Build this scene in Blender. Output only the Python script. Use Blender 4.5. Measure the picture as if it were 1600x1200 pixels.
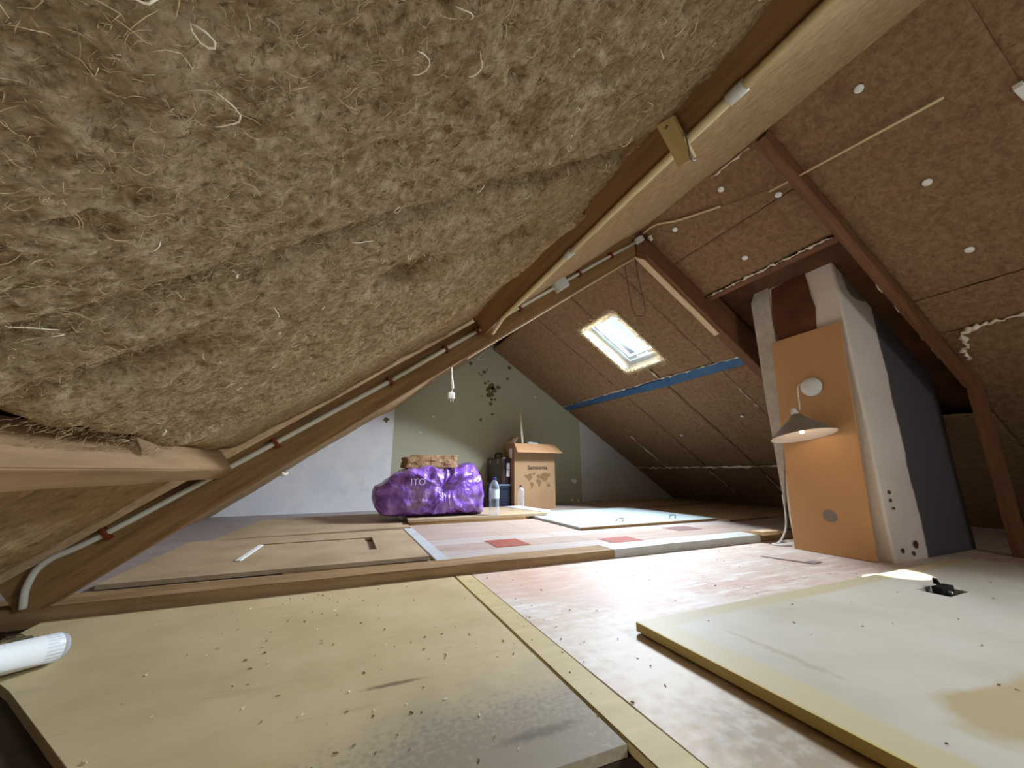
import bpy, bmesh, math, random
import numpy as np
from mathutils import Vector, Matrix

for o in list(bpy.data.objects): bpy.data.objects.remove(o)
SC = bpy.context.scene
COL = SC.collection
random.seed(7); RNG = np.random.default_rng(7)

# ------------------------------------------------------------------ camera
yaw, pit = math.radians(23.45), math.radians(12.95)
CF = Vector((math.sin(yaw)*math.cos(pit), math.cos(yaw)*math.cos(pit), math.sin(pit)))
CR = Vector((math.cos(yaw), -math.sin(yaw), 0)); CU = CR.cross(CF)
cd = bpy.data.cameras.new('camera'); cam = bpy.data.objects.new('camera', cd); COL.objects.link(cam)
cd.sensor_width = 36; cd.lens = 590/1600*36; cd.clip_start = 0.01
m = Matrix((CR, CU, -CF)).transposed().to_4x4(); m.translation = (0, 0, 0.449); cam.matrix_world = m
SC.camera = cam

# ------------------------------------------------------------------ sky, daylight, added lamps, exposure
SC.view_settings.view_transform = 'Standard'; SC.view_settings.look = 'None'
SC.view_settings.gamma = 1; SC.view_settings.use_curve_mapping = False
SC.view_settings.exposure = 0.12
w = bpy.data.worlds.new('sky'); SC.world = w; w.use_nodes = True
w.node_tree.nodes['Background'].inputs[0].default_value = (0.80, 0.90, 1.0, 1)
w.node_tree.nodes['Background'].inputs[1].default_value = 1.2

TL, TR = 0.735, 0.67                       # slopes of the roof, left and right
RX, RZ = 1.718, 2.056                      # ridge
cl, sl_ = 1/math.hypot(1, TL), TL/math.hypot(1, TL)
cr, sr_ = 1/math.hypot(1, TR), TR/math.hypot(1, TR)
def PL(xs, y, n=0):   # point on left slope, n into the room
    return Vector((xs + n*sl_, y, RZ-(RX-xs)*TL - n*cl))
def PR(xs, y, n=0):
    return Vector((xs - n*sr_, y, RZ-(xs-RX)*TR - n*cr))

def area(name, loc, target, sx, sy, power, color):
    d = bpy.data.lights.new(name, 'AREA'); d.shape = 'RECTANGLE'; d.size = sx; d.size_y = sy
    d.energy = power; d.color = color
    o = bpy.data.objects.new(name, d); COL.objects.link(o); o.location = loc
    z = (Vector(loc)-Vector(target)).normalized(); y = Vector((0, 1, 0)); x = y.cross(z).normalized()
    o.matrix_world = Matrix((x, z.cross(x), z)).transposed().to_4x4(); o.location = loc
    return o
Y0_ = -2.3
SKY1 = (2.06, 2.62, 2.50, 3.02)            # skylight in view: x0 x1 y0 y1 on the right slope
ADDED_SKY = (1.95, 2.75, -1.25, -0.35)          # unseen skylight added behind the camera to light the near batts and floor
for nm, s, pw in (('skylight_daylight', SKY1, 430), ('added_skylight_fill', ADDED_SKY, 140)):
    cx, cy = (s[0]+s[1])/2, (s[2]+s[3])/2
    area(nm, PR(cx, cy, -0.30), PR(cx, cy, 0.2), (s[1]-s[0])*1.35, (s[3]-s[2])*1.15, pw, (0.93, 0.96, 1.0))
d = bpy.data.lights.new('added_hatch_fill', 'AREA'); d.shape = 'RECTANGLE'; d.size = 0.5; d.size_y = 0.7  # added fill lamp below the hatch, brightens the left insulation
d.energy = 6.8; d.color = (1.0, 0.94, 0.84)
o = bpy.data.objects.new('added_hatch_fill', d); COL.objects.link(o); o.location = (-0.1, -0.05, -0.75); o.rotation_euler = (math.pi, 0, 0)
area('added_gable_fill', (1.55, Y0_-0.25, 1.15), (1.55, 0, 0.9), 0.9, 0.8, 52, (1.0, 0.97, 0.92))  # lamp outside an added gable window, brightens the chimney front
# spot lamp added under the roof boarding for the bright patch on the floor
d = bpy.data.lights.new('added_sun_spot', 'SPOT'); d.energy = 700; d.spot_size = math.radians(8); d.spot_blend = 0.6
d.shadow_soft_size = 0.01; d.color = (1, 0.93, 0.8)
o = bpy.data.objects.new('added_sun_spot', d); COL.objects.link(o); o.location = (2.36, 1.02, 1.70)
o.rotation_euler = (Vector((2.17, 0.94, 0.0))-o.location).to_track_quat('-Z', 'Y').to_euler()

# ------------------------------------------------------------------ helpers
def lin(c):
    return tuple(((v/255)/12.92 if v/255 <= 0.04045 else ((v/255+0.055)/1.055)**2.4) for v in c)+(1,)

def hashv(ix, iy, seed):
    h = (ix.astype(np.int64)*374761393 + iy.astype(np.int64)*668265263 + seed*974634777) & 0x7fffffff
    h = ((h ^ (h >> 13))*1274126177) & 0x7fffffff
    return ((h ^ (h >> 16)) & 0xffff)/65535.0
def vn(x, y, seed=0):
    x = np.asarray(x, float); y = np.asarray(y, float)
    ix, iy = np.floor(x), np.floor(y); fx, fy = x-ix, y-iy
    fx = fx*fx*(3-2*fx); fy = fy*fy*(3-2*fy)
    a, b = hashv(ix, iy, seed), hashv(ix+1, iy, seed); c, e = hashv(ix, iy+1, seed), hashv(ix+1, iy+1, seed)
    return (a*(1-fx)+b*fx)*(1-fy)+(c*(1-fx)+e*fx)*fy
def fbm(x, y, octv=4, seed=0):
    t, a, s = 0, 1, 0
    for k in range(octv):
        t = t+a*vn(np.asarray(x)*2**k, np.asarray(y)*2**k, seed+k*17); s += a; a *= 0.5
    return t/s-0.5

MATS = {}
def mat(name, cols, rough=0.8, scale=6, stretch=(1, 1, 1), bump=0.2, bscale=40, bdist=0.004, detail=8, pos=None, spec=0.3, **kw):
    """cols: 1..4 sRGB colours mixed by noise"""
    if name in MATS: return MATS[name]
    M = bpy.data.materials.new(name); M.use_nodes = True; nt = M.node_tree; N = nt.nodes; L = nt.links
    b = N['Principled BSDF']; b.inputs['Roughness'].default_value = rough; b.inputs['Specular IOR Level'].default_value = spec
    tc = N.new('ShaderNodeTexCoord'); mp = N.new('ShaderNodeMapping'); mp.inputs['Scale'].default_value = stretch
    L.new(tc.outputs['Object'], mp.inputs[0])
    nz = N.new('ShaderNodeTexNoise'); nz.inputs['Scale'].default_value = scale; nz.inputs['Detail'].default_value = detail
    nz.inputs['Roughness'].default_value = kw.get('nrough', 0.6); nz.inputs['Distortion'].default_value = kw.get('dist', 0.0)
    L.new(mp.outputs[0], nz.inputs['Vector'])
    cr_ = N.new('ShaderNodeValToRGB'); L.new(nz.outputs['Fac'], cr_.inputs[0])
    el = cr_.color_ramp.elements; n = len(cols)
    lo, hi = kw.get('range', (0.3, 0.7))
    ps = [lo+(hi-lo)*i/max(1, n-1) for i in range(n)]
    while len(el) > 1: el.remove(el[-1])
    el[0].position = ps[0]; el[0].color = lin(cols[0])
    for p_, c in zip(ps[1:], cols[1:]): e = el.new(p_); e.color = lin(c)
    out = cr_.outputs[0]
    # extra layers: list of (colour, scale, lo, hi, stretch, amount)
    for (c, s2, lo2, hi2, st2, amt) in kw.get('layers', []):
        mp2 = N.new('ShaderNodeMapping'); mp2.inputs['Scale'].default_value = st2; mp2.inputs['Location'].default_value = (s2*1.3, 2.1, s2)
        L.new(tc.outputs['Object'], mp2.inputs[0])
        n2 = N.new('ShaderNodeTexNoise'); n2.inputs['Scale'].default_value = s2; n2.inputs['Detail'].default_value = 7; n2.inputs['Roughness'].default_value = 0.65
        L.new(mp2.outputs[0], n2.inputs['Vector'])
        r2 = N.new('ShaderNodeMapRange'); r2.inputs['From Min'].default_value = lo2; r2.inputs['From Max'].default_value = hi2; r2.inputs['To Max'].default_value = amt
        L.new(n2.outputs['Fac'], r2.inputs[0])
        mx = N.new('ShaderNodeMix'); mx.data_type = 'RGBA'; mx.inputs[7].default_value = lin(c)
        L.new(r2.outputs[0], mx.inputs[0]); L.new(out, mx.inputs[6]); out = mx.outputs[2]
    # masks: list of (colour, axis, threshold, soft, noise amp, noise scale): colour where coord > threshold
    for (c, ax, th, soft, amp, s3, sgn) in kw.get('masks', []):
        sp = N.new('ShaderNodeSeparateXYZ'); L.new(tc.outputs['Object'], sp.inputs[0])
        n3 = N.new('ShaderNodeTexNoise'); n3.inputs['Scale'].default_value = s3; n3.inputs['Detail'].default_value = 6
        L.new(tc.outputs['Object'], n3.inputs['Vector'])
        ma = N.new('ShaderNodeMath'); ma.operation = 'MULTIPLY_ADD'; ma.inputs[1].default_value = amp; L.new(n3.outputs['Fac'], ma.inputs[0]); L.new(sp.outputs[ax], ma.inputs[2])
        r3 = N.new('ShaderNodeMapRange'); t0 = th+amp*0.5
        a_, b_ = (t0-soft, t0+soft) if sgn > 0 else (t0+soft, t0-soft)
        r3.inputs['From Min'].default_value = a_; r3.inputs['From Max'].default_value = b_
        L.new(ma.outputs[0], r3.inputs[0])
        mx = N.new('ShaderNodeMix'); mx.data_type = 'RGBA'; mx.inputs[7].default_value = lin(c)
        L.new(r3.outputs[0], mx.inputs[0]); L.new(out, mx.inputs[6]); out = mx.outputs[2]
    # blobs: (colour, centre, radius, soft, noise amp, noise scale, amount)
    for (c, ce, rad, soft, amp, s4, amt) in kw.get('blobs', []):
        vs = N.new('ShaderNodeVectorMath'); vs.operation = 'DISTANCE'
        mpb = N.new('ShaderNodeMapping'); mpb.inputs['Scale'].default_value = (1/rad[0], 1/rad[1], 1/rad[2]); L.new(tc.outputs['Object'], mpb.inputs[0])
        L.new(mpb.outputs[0], vs.inputs[0]); vs.inputs[1].default_value = (ce[0]/rad[0], ce[1]/rad[1], ce[2]/rad[2])
        n4 = N.new('ShaderNodeTexNoise'); n4.inputs['Scale'].default_value = s4; n4.inputs['Detail'].default_value = 8; L.new(tc.outputs['Object'], n4.inputs['Vector'])
        ma = N.new('ShaderNodeMath'); ma.operation = 'MULTIPLY_ADD'; ma.inputs[1].default_value = amp; L.new(n4.outputs['Fac'], ma.inputs[0]); L.new(vs.outputs['Value'], ma.inputs[2])
        r4 = N.new('ShaderNodeMapRange'); r4.inputs['From Min'].default_value = 1+amp*0.5+soft; r4.inputs['From Max'].default_value = 1+amp*0.5-soft; r4.inputs['To Max'].default_value = amt
        L.new(ma.outputs[0], r4.inputs[0])
        mx = N.new('ShaderNodeMix'); mx.data_type = 'RGBA'; mx.inputs[7].default_value = lin(c)
        L.new(r4.outputs[0], mx.inputs[0]); L.new(out, mx.inputs[6]); out = mx.outputs[2]
    L.new(out, b.inputs['Base Color'])
    if bump:
        nb = N.new('ShaderNodeTexNoise'); nb.inputs['Scale'].default_value = bscale; nb.inputs['Detail'].default_value = kw.get('bdetail', 6); nb.inputs['Roughness'].default_value = 0.65
        nb.inputs['Distortion'].default_value = kw.get('bdistort', 0)
        L.new(mp.outputs[0], nb.inputs['Vector'])
        bp = N.new('ShaderNodeBump'); bp.inputs['Strength'].default_value = bump; bp.inputs['Distance'].default_value = bdist
        L.new(nb.outputs['Fac'], bp.inputs['Height']); L.new(bp.outputs[0], b.inputs['Normal'])
    for k in ('Metallic', 'Transmission Weight', 'Coat Weight', 'IOR', 'Emission Strength', 'Alpha', 'Sheen Weight', 'Subsurface Weight'):
        kk = k.split()[0].lower()
        if kk in kw: b.inputs[k].default_value = kw[kk]
    if 'emit' in kw: b.inputs['Emission Color'].default_value = lin(kw['emit'])
    MATS[name] = M
    return M

def raw(name, verts, faces, material=None, parent=None, smooth=False, loc=None):
    me = bpy.data.meshes.new(name)
    me.from_pydata([tuple(v) for v in verts], [], faces); me.update()
    return link(name, me, material, parent, smooth, loc)
def link(name, me, material=None, parent=None, smooth=False, loc=None):
    o = bpy.data.objects.new(name, me); COL.objects.link(o)
    if material: me.materials.append(material)
    if smooth:
        for p_ in me.polygons: p_.use_smooth = True
    if parent: o.parent = parent
    if loc: o.location = loc
    return o
def bmobj(name, bm, material, parent=None, smooth=False, loc=None, recalc=True):
    if recalc: bmesh.ops.recalc_face_normals(bm, faces=bm.faces)
    me = bpy.data.meshes.new(name); bm.to_mesh(me); bm.free()
    return link(name, me, material, parent, smooth, loc)
def tag(o, label=None, cat=None, group=None, kind=None):
    if label: o['label'] = label
    if cat: o['category'] = cat
    if group: o['group'] = group
    if kind: o['kind'] = kind
    return o
def empty(name, loc=(0, 0, 0)):
    o = bpy.data.objects.new(name, None); COL.objects.link(o); o.location = loc; o.empty_display_size = 0.05
    return o
def fix_parent(root):   # parts were built in world coordinates: keep them there
    bpy.context.view_layer.update()
    for c in root.children: c.matrix_parent_inverse = root.matrix_world.inverted()

def nest(root, child, parent):
    bpy.context.view_layer.update()
    ps = [c for c in root.children if c.name.split('.')[0] == parent]; cs = [c for c in root.children if c.name.split('.')[0] == child]
    for c in cs:
        p_ = min(ps, key=lambda q: (q.matrix_world.translation-c.matrix_world.translation).length) if len(ps) > 1 else ps[0]
        mw = c.matrix_world.copy(); c.parent = p_; c.matrix_parent_inverse = p_.matrix_world.inverted(); c.matrix_world = mw
def add_box(bm, a, b, bevel=0):
    r = bmesh.ops.create_cube(bm, size=1)
    for v in r['verts']: v.co = Vector([(a[i]+b[i])/2+v.co[i]*(b[i]-a[i]) for i in range(3)])
    if bevel:
        es = list({e for v in r['verts'] for e in v.link_edges})
        bmesh.ops.bevel(bm, geom=es, offset=bevel, segments=2, affect='EDGES', profile=0.6)
def box(name, a, b, material, parent=None, bevel=0.002, smooth=False):
    bm = bmesh.new(); add_box(bm, a, b, bevel); return bmobj(name, bm, material, parent, smooth)

def beam(name, p0, p1, side, up, hw, n0, n1, material, parent=None, bevel=0.003, segs=24, wob=0.0015, seed=0):
    """bar from p0 to p1; local X along it; half width hw along side; up-extent n0..n1"""
    p0, p1 = Vector(p0), Vector(p1); x = (p1-p0); Ln = x.length; x.normalize()
    y = Vector(side); y = (y-x*y.dot(x)).normalized(); z = x.cross(y)
    if z.dot(Vector(up)) < 0: y = -y; z = -z
    bm = bmesh.new(); add_box(bm, (0, -hw, n0), (Ln, hw, n1), 0)
    es = [e for e in bm.edges if abs(e.verts[0].co.x-e.verts[1].co.x) > Ln*0.5]
    bmesh.ops.subdivide_edges(bm, edges=es, cuts=segs, use_grid_fill=True)
    le = [e for e in bm.edges if abs(e.verts[0].co.x-e.verts[1].co.x) > 1e-4]
    bmesh.ops.bevel(bm, geom=le, offset=bevel, segments=2, affect='EDGES')
    for v in bm.verts:
        v.co.y += (float(vn(v.co.x*5, v.co.z*30+seed, seed))-0.5)*2*wob; v.co.z += (float(vn(v.co.x*5, v.co.y*30+9, seed+5))-0.5)*2*wob
    o = bmobj(name, bm, material, parent)
    mw = Matrix((x, y, z)).transposed().to_4x4(); mw.translation = p0; o.matrix_world = mw
    return o

def tube_into(bm, pts, r, seg=8, cap=True):
    pts = [Vector(p) for p in pts]; rs = r if hasattr(r, '__len__') else [r]*len(pts)
    ref = None; rings = []
    for i, p in enumerate(pts):
        t = (pts[min(i+1, len(pts)-1)]-pts[max(i-1, 0)]).normalized()
        if ref is None:
            ref = t.orthogonal().normalized()
        ref = (ref-t*ref.dot(t)).normalized(); bi = t.cross(ref)
        rings.append([bm.verts.new(p+(ref*math.cos(2*math.pi*k/seg)+bi*math.sin(2*math.pi*k/seg))*rs[i]) for k in range(seg)])
    for a, b in zip(rings, rings[1:]):
        for k in range(seg): bm.faces.new((a[k], a[(k+1) % seg], b[(k+1) % seg], b[k]))
    if cap: bm.faces.new(rings[0][::-1]); bm.faces.new(rings[-1])
def tube(name, pts, r, material, parent=None, seg=10, smooth=True):
    bm = bmesh.new(); tube_into(bm, pts, r, seg); return bmobj(name, bm, material, parent, smooth)
def smoothpath(pts, n=6):
    pts = [Vector(p) for p in pts]; out = []
    P = [pts[0]*2-pts[1]]+pts+[pts[-1]*2-pts[-2]]
    for i in range(1, len(P)-2):
        for k in range(n):
            t = k/n; a, b, c, e = P[i-1], P[i], P[i+1], P[i+2]
            out.append(0.5*((2*b)+(c-a)*t+(2*a-5*b+4*c-e)*t*t+(3*b-a-3*c+e)*t**3))
    return out+[pts[-1]]
def lathe(name, prof, material, parent=None, seg=32, loc=None, rot=None, smooth=True, closed=False):
    bm = bmesh.new(); rings = []
    for r, z in prof:
        rings.append([bm.verts.new((max(r, 1e-5)*math.cos(2*math.pi*k/seg), max(r, 1e-5)*math.sin(2*math.pi*k/seg), z)) for k in range(seg)])
    prs = list(zip(rings, rings[1:]))+([(rings[-1], rings[0])] if closed else [])
    for a, b in prs:
        for k in range(seg): bm.faces.new((a[k], a[(k+1) % seg], b[(k+1) % seg], b[k]))
    bmesh.ops.remove_doubles(bm, verts=bm.verts, dist=2e-5)
    o = bmobj(name, bm, material, parent, smooth)
    if loc: o.location = loc
    if rot: o.rotation_euler = rot
    return o
def prism(name, poly, z0, z1, material, parent=None, axis='z', bevel=0, fn=None):
    """extruded polygon in XY (axis z); fn maps (u,v,w)->world"""
    bm = bmesh.new(); f = fn or (lambda u, v, w: (u, v, w))
    a = [bm.verts.new((u, v, z0)) for u, v in poly]; b = [bm.verts.new((u, v, z1)) for u, v in poly]
    n = len(poly); bm.faces.new(a[::-1]); bm.faces.new(b)
    for k in range(n): bm.faces.new((a[k], a[(k+1) % n], b[(k+1) % n], b[k]))
    if bevel: bmesh.ops.bevel(bm, geom=list(bm.edges), offset=bevel, segments=1, affect='EDGES')
    for v in bm.verts: v.co = Vector(f(*v.co))
    return bmobj(name, bm, material, parent)
def cells(name, xs, ys, removed, z0, z1, material, parent=None, fn=None):
    """slab made of grid cells with some left out"""
    bm = bmesh.new(); V = {}; f = fn or (lambda u, v, w: (u, v, w))
    def g(i, j, k):
        if (i, j, k) not in V: V[i, j, k] = bm.verts.new(f(xs[i], ys[j], z1 if k else z0))
        return V[i, j, k]
    nx, ny = len(xs)-1, len(ys)-1; keep = lambda i, j: 0 <= i < nx and 0 <= j < ny and (i, j) not in removed
    for i in range(nx):
        for j in range(ny):
            if not keep(i, j): continue
            bm.faces.new((g(i, j, 1), g(i+1, j, 1), g(i+1, j+1, 1), g(i, j+1, 1)))
            bm.faces.new((g(i, j, 0), g(i, j+1, 0), g(i+1, j+1, 0), g(i+1, j, 0)))
            if not keep(i-1, j): bm.faces.new((g(i, j, 0), g(i, j, 1), g(i, j+1, 1), g(i, j+1, 0)))
            if not keep(i+1, j): bm.faces.new((g(i+1, j, 0), g(i+1, j+1, 0), g(i+1, j+1, 1), g(i+1, j, 1)))
            if not keep(i, j-1): bm.faces.new((g(i, j, 0), g(i+1, j, 0), g(i+1, j, 1), g(i, j, 1)))
            if not keep(i, j+1): bm.faces.new((g(i, j+1, 0), g(i, j+1, 1), g(i+1, j+1, 1), g(i+1, j+1, 0)))
    return bmobj(name, bm, material, parent)

# ------------------------------------------------------------------ materials
INS = mat('hemp_insulation', [(146, 120, 86), (192, 166, 126), (222, 202, 166)], rough=1, scale=38, detail=14, nrough=0.72, dist=0.6, bump=1.0, bscale=120, bdist=0.012, bdetail=10, bdistort=1.0, spec=0.05, range=(0.33, 0.68),
          layers=[((92, 70, 42), 85, 0.52, 0.68, (1, 1, 1), 0.75), ((218, 200, 166), 150, 0.54, 0.68, (1.4, 0.5, 1), 0.75), ((86, 66, 40), 190, 0.56, 0.7, (0.5, 1.3, 1), 0.7), ((176, 146, 106), 3, 0.5, 0.7, (1, 1, 1), 0.4)])
INS2 = mat('smooth_insulation_edge', [(146, 118, 84), (174, 146, 108), (192, 166, 130)], rough=1, scale=30, detail=14, nrough=0.7, dist=0.3, bump=0.8, bscale=180, bdist=0.004, spec=0.05,
           layers=[((120, 86, 52), 60, 0.55, 0.75, (1, 1, 1), 0.5)])
INSR = mat('brown_insulation_board', [(106, 82, 60), (138, 108, 80), (160, 130, 98)], rough=1, scale=34, detail=14, nrough=0.75, dist=0.5, bump=0.9, bscale=170, bdist=0.004, bdetail=10, spec=0.05,
           layers=[((92, 62, 38), 70, 0.56, 0.74, (1, 1, 1), 0.7), ((182, 142, 104), 130, 0.6, 0.75, (1, 1, 1), 0.5), ((104, 72, 46), 9, 0.6, 0.75, (1, 1, 1), 0.6)])
FIB = mat('pale_fibre', [(186, 160, 116), (214, 194, 154)], rough=0.9, scale=60, bump=0, spec=0.1)
FIBD = mat('straw_fibre', [(120, 98, 68), (170, 148, 112), (200, 180, 146)], rough=0.95, scale=180, bump=0, spec=0.05, range=(0.38, 0.62))
FIBW = mat('white_fibre', [(226, 214, 186), (240, 232, 212)], rough=0.8, scale=40, bump=0)
WOOD = mat('rafter_wood', [(110, 80, 46), (138, 104, 64), (152, 116, 74)], rough=0.75, scale=5, stretch=(0.6, 9, 9), bump=0.25, bscale=30, bdist=0.002,
           layers=[((96, 58, 28), 3, 0.62, 0.72, (1.5, 6, 6), 0.7)])
WOODP = mat('purlin_wood', [(122, 88, 52), (142, 104, 64), (152, 114, 74)], rough=0.8, scale=4, stretch=(0.5, 9, 9), bump=0.2, bscale=40, bdist=0.002)
WOODL = mat('pale_cream_wood', [(196, 164, 124), (222, 192, 152)], rough=0.7, scale=6, stretch=(0.5, 10, 10), bump=0.15, bscale=30, bdist=0.001)
WOODB = mat('low_purlin_wood', [(136, 106, 72), (162, 130, 92)], rough=0.8, scale=5, stretch=(0.6, 8, 8), bump=0.25, bscale=50, bdist=0.002)
WOODD = mat('dark_roof_boarding', [(70, 44, 26), (104, 66, 38)], rough=0.85, scale=6, stretch=(1, 1, 1), bump=0.3, bscale=40)
WOODR = mat('red_brown_wood', [(96, 62, 40), (128, 86, 56)], rough=0.75, scale=6, stretch=(0.6, 9, 9), bump=0.25, bscale=40, bdist=0.002)
TIE = mat('tie_beam_wood', [(116, 90, 58), (146, 116, 78), (160, 130, 92)], rough=0.75, scale=5, stretch=(0.6, 8, 8), bump=0.3, bscale=40, bdist=0.002,
          layers=[((120, 84, 50), 2.2, 0.5, 0.66, (0.6, 3, 3), 0.8)])
TIEP = mat('pale_painted_beam', [(176, 174, 164), (192, 192, 184)], rough=0.6, scale=10, bump=0.15, bscale=60, bdist=0.001)
PVC = mat('conduit_pvc', [(200, 196, 178), (214, 210, 194)], rough=0.4, scale=4, bump=0)
PVCY = mat('cream_conduit', [(206, 186, 138), (216, 198, 152)], rough=0.45, scale=4, bump=0)
PVCW = mat('white_plastic', [(226, 226, 222), (236, 236, 232)], rough=0.4, scale=4, bump=0)
BOXP = mat('grey_white_junction_plastic', [(196, 196, 188), (210, 210, 202)], rough=0.5, scale=6, bump=0)
CLIP = mat('brown_clip', [(92, 36, 16), (120, 52, 26)], rough=0.5, scale=20, bump=0)
COPP = mat('wire_copper', [(120, 86, 56), (140, 104, 70)], rough=0.4, scale=20, bump=0, metallic=0.6)
DARKW = mat('dark_cable', [(70, 52, 42), (84, 64, 52)], rough=0.6, scale=20, bump=0)
FOAM = mat('white_foam', [(214, 200, 176), (238, 228, 208)], rough=0.8, scale=40, bump=0.5, bscale=60, bdist=0.003)
BLUE = mat('blue_membrane', [(52, 84, 118), (66, 100, 134)], rough=0.5, scale=8, bump=0.15, bscale=20, bdist=0.002)
WALL = mat('gable_plaster', [(206, 204, 206), (222, 220, 220), (212, 210, 214)], rough=0.85, scale=2.2, bump=0.2, bscale=25, bdist=0.003,
           masks=[((172, 169, 144), 0, 0.49, 0.004, 0.006, 8, 1), ((204, 202, 202), 0, 3.066, 0.004, 0.02, 5, 1)],
           layers=[((150, 144, 120), 2.3, 0.6, 0.75, (1, 1, 1), 0.35), ((120, 112, 100), 26, 0.73, 0.78, (1, 1, 1), 0.5)])
PATCH = mat('old_glue_spot', [(96, 84, 58), (120, 106, 76)], rough=0.9, scale=40, bump=0.4, bscale=80)
CHIP = mat('bare_white_plaster', [(226, 222, 212), (236, 232, 224)], rough=0.9, scale=40, bump=0.3)
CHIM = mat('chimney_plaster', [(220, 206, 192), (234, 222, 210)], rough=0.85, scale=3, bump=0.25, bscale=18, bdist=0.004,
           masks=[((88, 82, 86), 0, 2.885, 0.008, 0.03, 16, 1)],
           blobs=[((124, 118, 110), (2.78, 1.10, 1.58), (0.16, 0.3, 0.13), 0.06, 0.8, 7, 1.0), ((156, 152, 146), (2.55, 1.58, 1.5), (0.3, 0.07, 0.5), 0.2, 0.8, 9, 0.8)],
           layers=[((110, 96, 84), 22, 0.72, 0.77, (1, 1, 1), 0.6)])
BROWNB = mat('bare_brown_board', [(82, 46, 30), (112, 66, 42)], rough=0.6, scale=6, bump=0.1, bscale=20)
ORB = mat('ochre_hardboard', [(192, 146, 98), (200, 154, 106)], rough=0.55, scale=3, bump=0.05, bscale=60, bdist=0.001)
GREYST = mat('grey_sticker', [(128, 122, 110), (142, 136, 124)], rough=0.7, scale=20, bump=0)
SHADEO = mat('shade_grey_enamel', [(132, 124, 110), (152, 144, 130)], rough=0.5, scale=12, bump=0.1, bscale=30, bdist=0.001)
SHADEI = mat('shade_white_inside', [(236, 220, 200), (244, 230, 212)], rough=0.5, scale=12, bump=0)
BULB = mat('lamp_bulb', [(255, 236, 210), (255, 236, 210)], rough=0.4, scale=3, bump=0, emission=16.0, emit=(255, 226, 190))
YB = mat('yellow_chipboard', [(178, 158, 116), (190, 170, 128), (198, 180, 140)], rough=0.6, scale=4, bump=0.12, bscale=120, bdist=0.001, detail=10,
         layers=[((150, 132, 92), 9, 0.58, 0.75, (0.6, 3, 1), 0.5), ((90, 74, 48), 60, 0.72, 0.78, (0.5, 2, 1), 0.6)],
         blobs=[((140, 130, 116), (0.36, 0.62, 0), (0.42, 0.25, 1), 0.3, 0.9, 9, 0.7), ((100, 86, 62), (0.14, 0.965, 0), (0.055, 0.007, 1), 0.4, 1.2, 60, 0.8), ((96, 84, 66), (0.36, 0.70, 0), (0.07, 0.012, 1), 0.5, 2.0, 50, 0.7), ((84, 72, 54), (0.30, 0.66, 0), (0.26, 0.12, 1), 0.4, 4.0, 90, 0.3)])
STRIP = mat('pale_pine_strip', [(186, 166, 116), (202, 184, 136)], rough=0.6, scale=5, stretch=(6, 0.6, 6), bump=0.2, bscale=40, bdist=0.001, layers=[((130, 112, 70), 16, 0.62, 0.75, (1, 1, 1), 0.6)])
REDF = mat('worn_red_floor_sheet', [(192, 166, 148), (204, 184, 168), (210, 198, 188)], rough=0.55, scale=3, bump=0.15, bscale=70, bdist=0.0015, spec=0.5, detail=10,
           layers=[((176, 118, 92), 3.5, 0.5, 0.72, (1, 1, 1), 0.7), ((226, 220, 214), 11, 0.50, 0.66, (0.35, 2.6, 1), 0.85), ((130, 104, 78), 34, 0.58, 0.72, (0.5, 1.6, 1), 0.75)],
           blobs=[((196, 146, 116), (0.80, 1.56, 0), (0.26, 0.22, 1), 0.6, 1.2, 6, 0.6), ((186, 160, 120), (0.70, 0.62, 0), (0.20, 0.42, 1), 0.5, 1.6, 22, 0.85), ((112, 98, 78), (0.72, 0.50, 0), (0.10, 0.16, 1), 0.5, 2.2, 26, 0.55), ((228, 222, 214), (0.74, 0.85, 0), (0.20, 0.25, 1), 0.5, 2.6, 34, 0.45)])
DOORP = mat('cream_door_panel', [(180, 172, 152), (192, 184, 166), (196, 190, 174)], rough=0.5, scale=3, bump=0.06, bscale=80, bdist=0.001,
            masks=[((186, 172, 138), 1, 0.905, 0.01, 0.05, 6, 1), ((190, 176, 140), 0, 0.88, 0.012, 0.10, 3, -1)],
            blobs=[((172, 150, 106), (1.16, 0.36, 0.03), (0.20, 0.08, 1), 0.15, 1.6, 7, 0.85), ((150, 132, 98), (0.985, 0.66, 0.03), (0.012, 0.12, 1), 0.4, 2.6, 40, 0.4)],
            layers=[((160, 146, 112), 5, 0.63, 0.72, (1, 1, 1), 0.5), ((120, 104, 74), 36, 0.72, 0.78, (1, 1, 1), 0.5)])
DOORE = mat('yellow_door_edge', [(184, 162, 92), (200, 180, 112)], rough=0.6, scale=6, stretch=(6, 0.6, 6), bump=0.2, bscale=30, bdist=0.001)
CHIPB = mat('brown_chipboard', [(148, 126, 98), (166, 144, 114), (176, 154, 124)], rough=0.65, scale=4, bump=0.12, bscale=150, bdist=0.001,
            layers=[((140, 116, 86), 12, 0.6, 0.75, (0.5, 2, 1), 0.5)])
CHIPE = mat('chipboard_edge', [(128, 98, 58), (150, 118, 76)], rough=0.8, scale=60, bump=0.4, bscale=200, bdist=0.001)
LAM = mat('pink_laminate_plank', [(146, 126, 114), (164, 144, 130), (174, 156, 144)], rough=0.45, scale=4, stretch=(0.7, 9, 1), bump=0.06, bscale=40, bdist=0.001)
LAMG = mat('grey_laminate_plank', [(126, 114, 110), (148, 136, 132), (158, 146, 142)], rough=0.5, scale=4, stretch=(0.7, 9, 1), bump=0.06, bscale=40, bdist=0.001)
LAMW = mat('worn_pale_plank', [(162, 148, 138), (180, 168, 160)], rough=0.45, scale=4, stretch=(0.7, 7, 1), bump=0.06, bscale=40, bdist=0.001)
REDT = mat('red_floor_square', [(132, 64, 52), (148, 78, 64)], rough=0.6, scale=20, bump=0.1)
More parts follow.
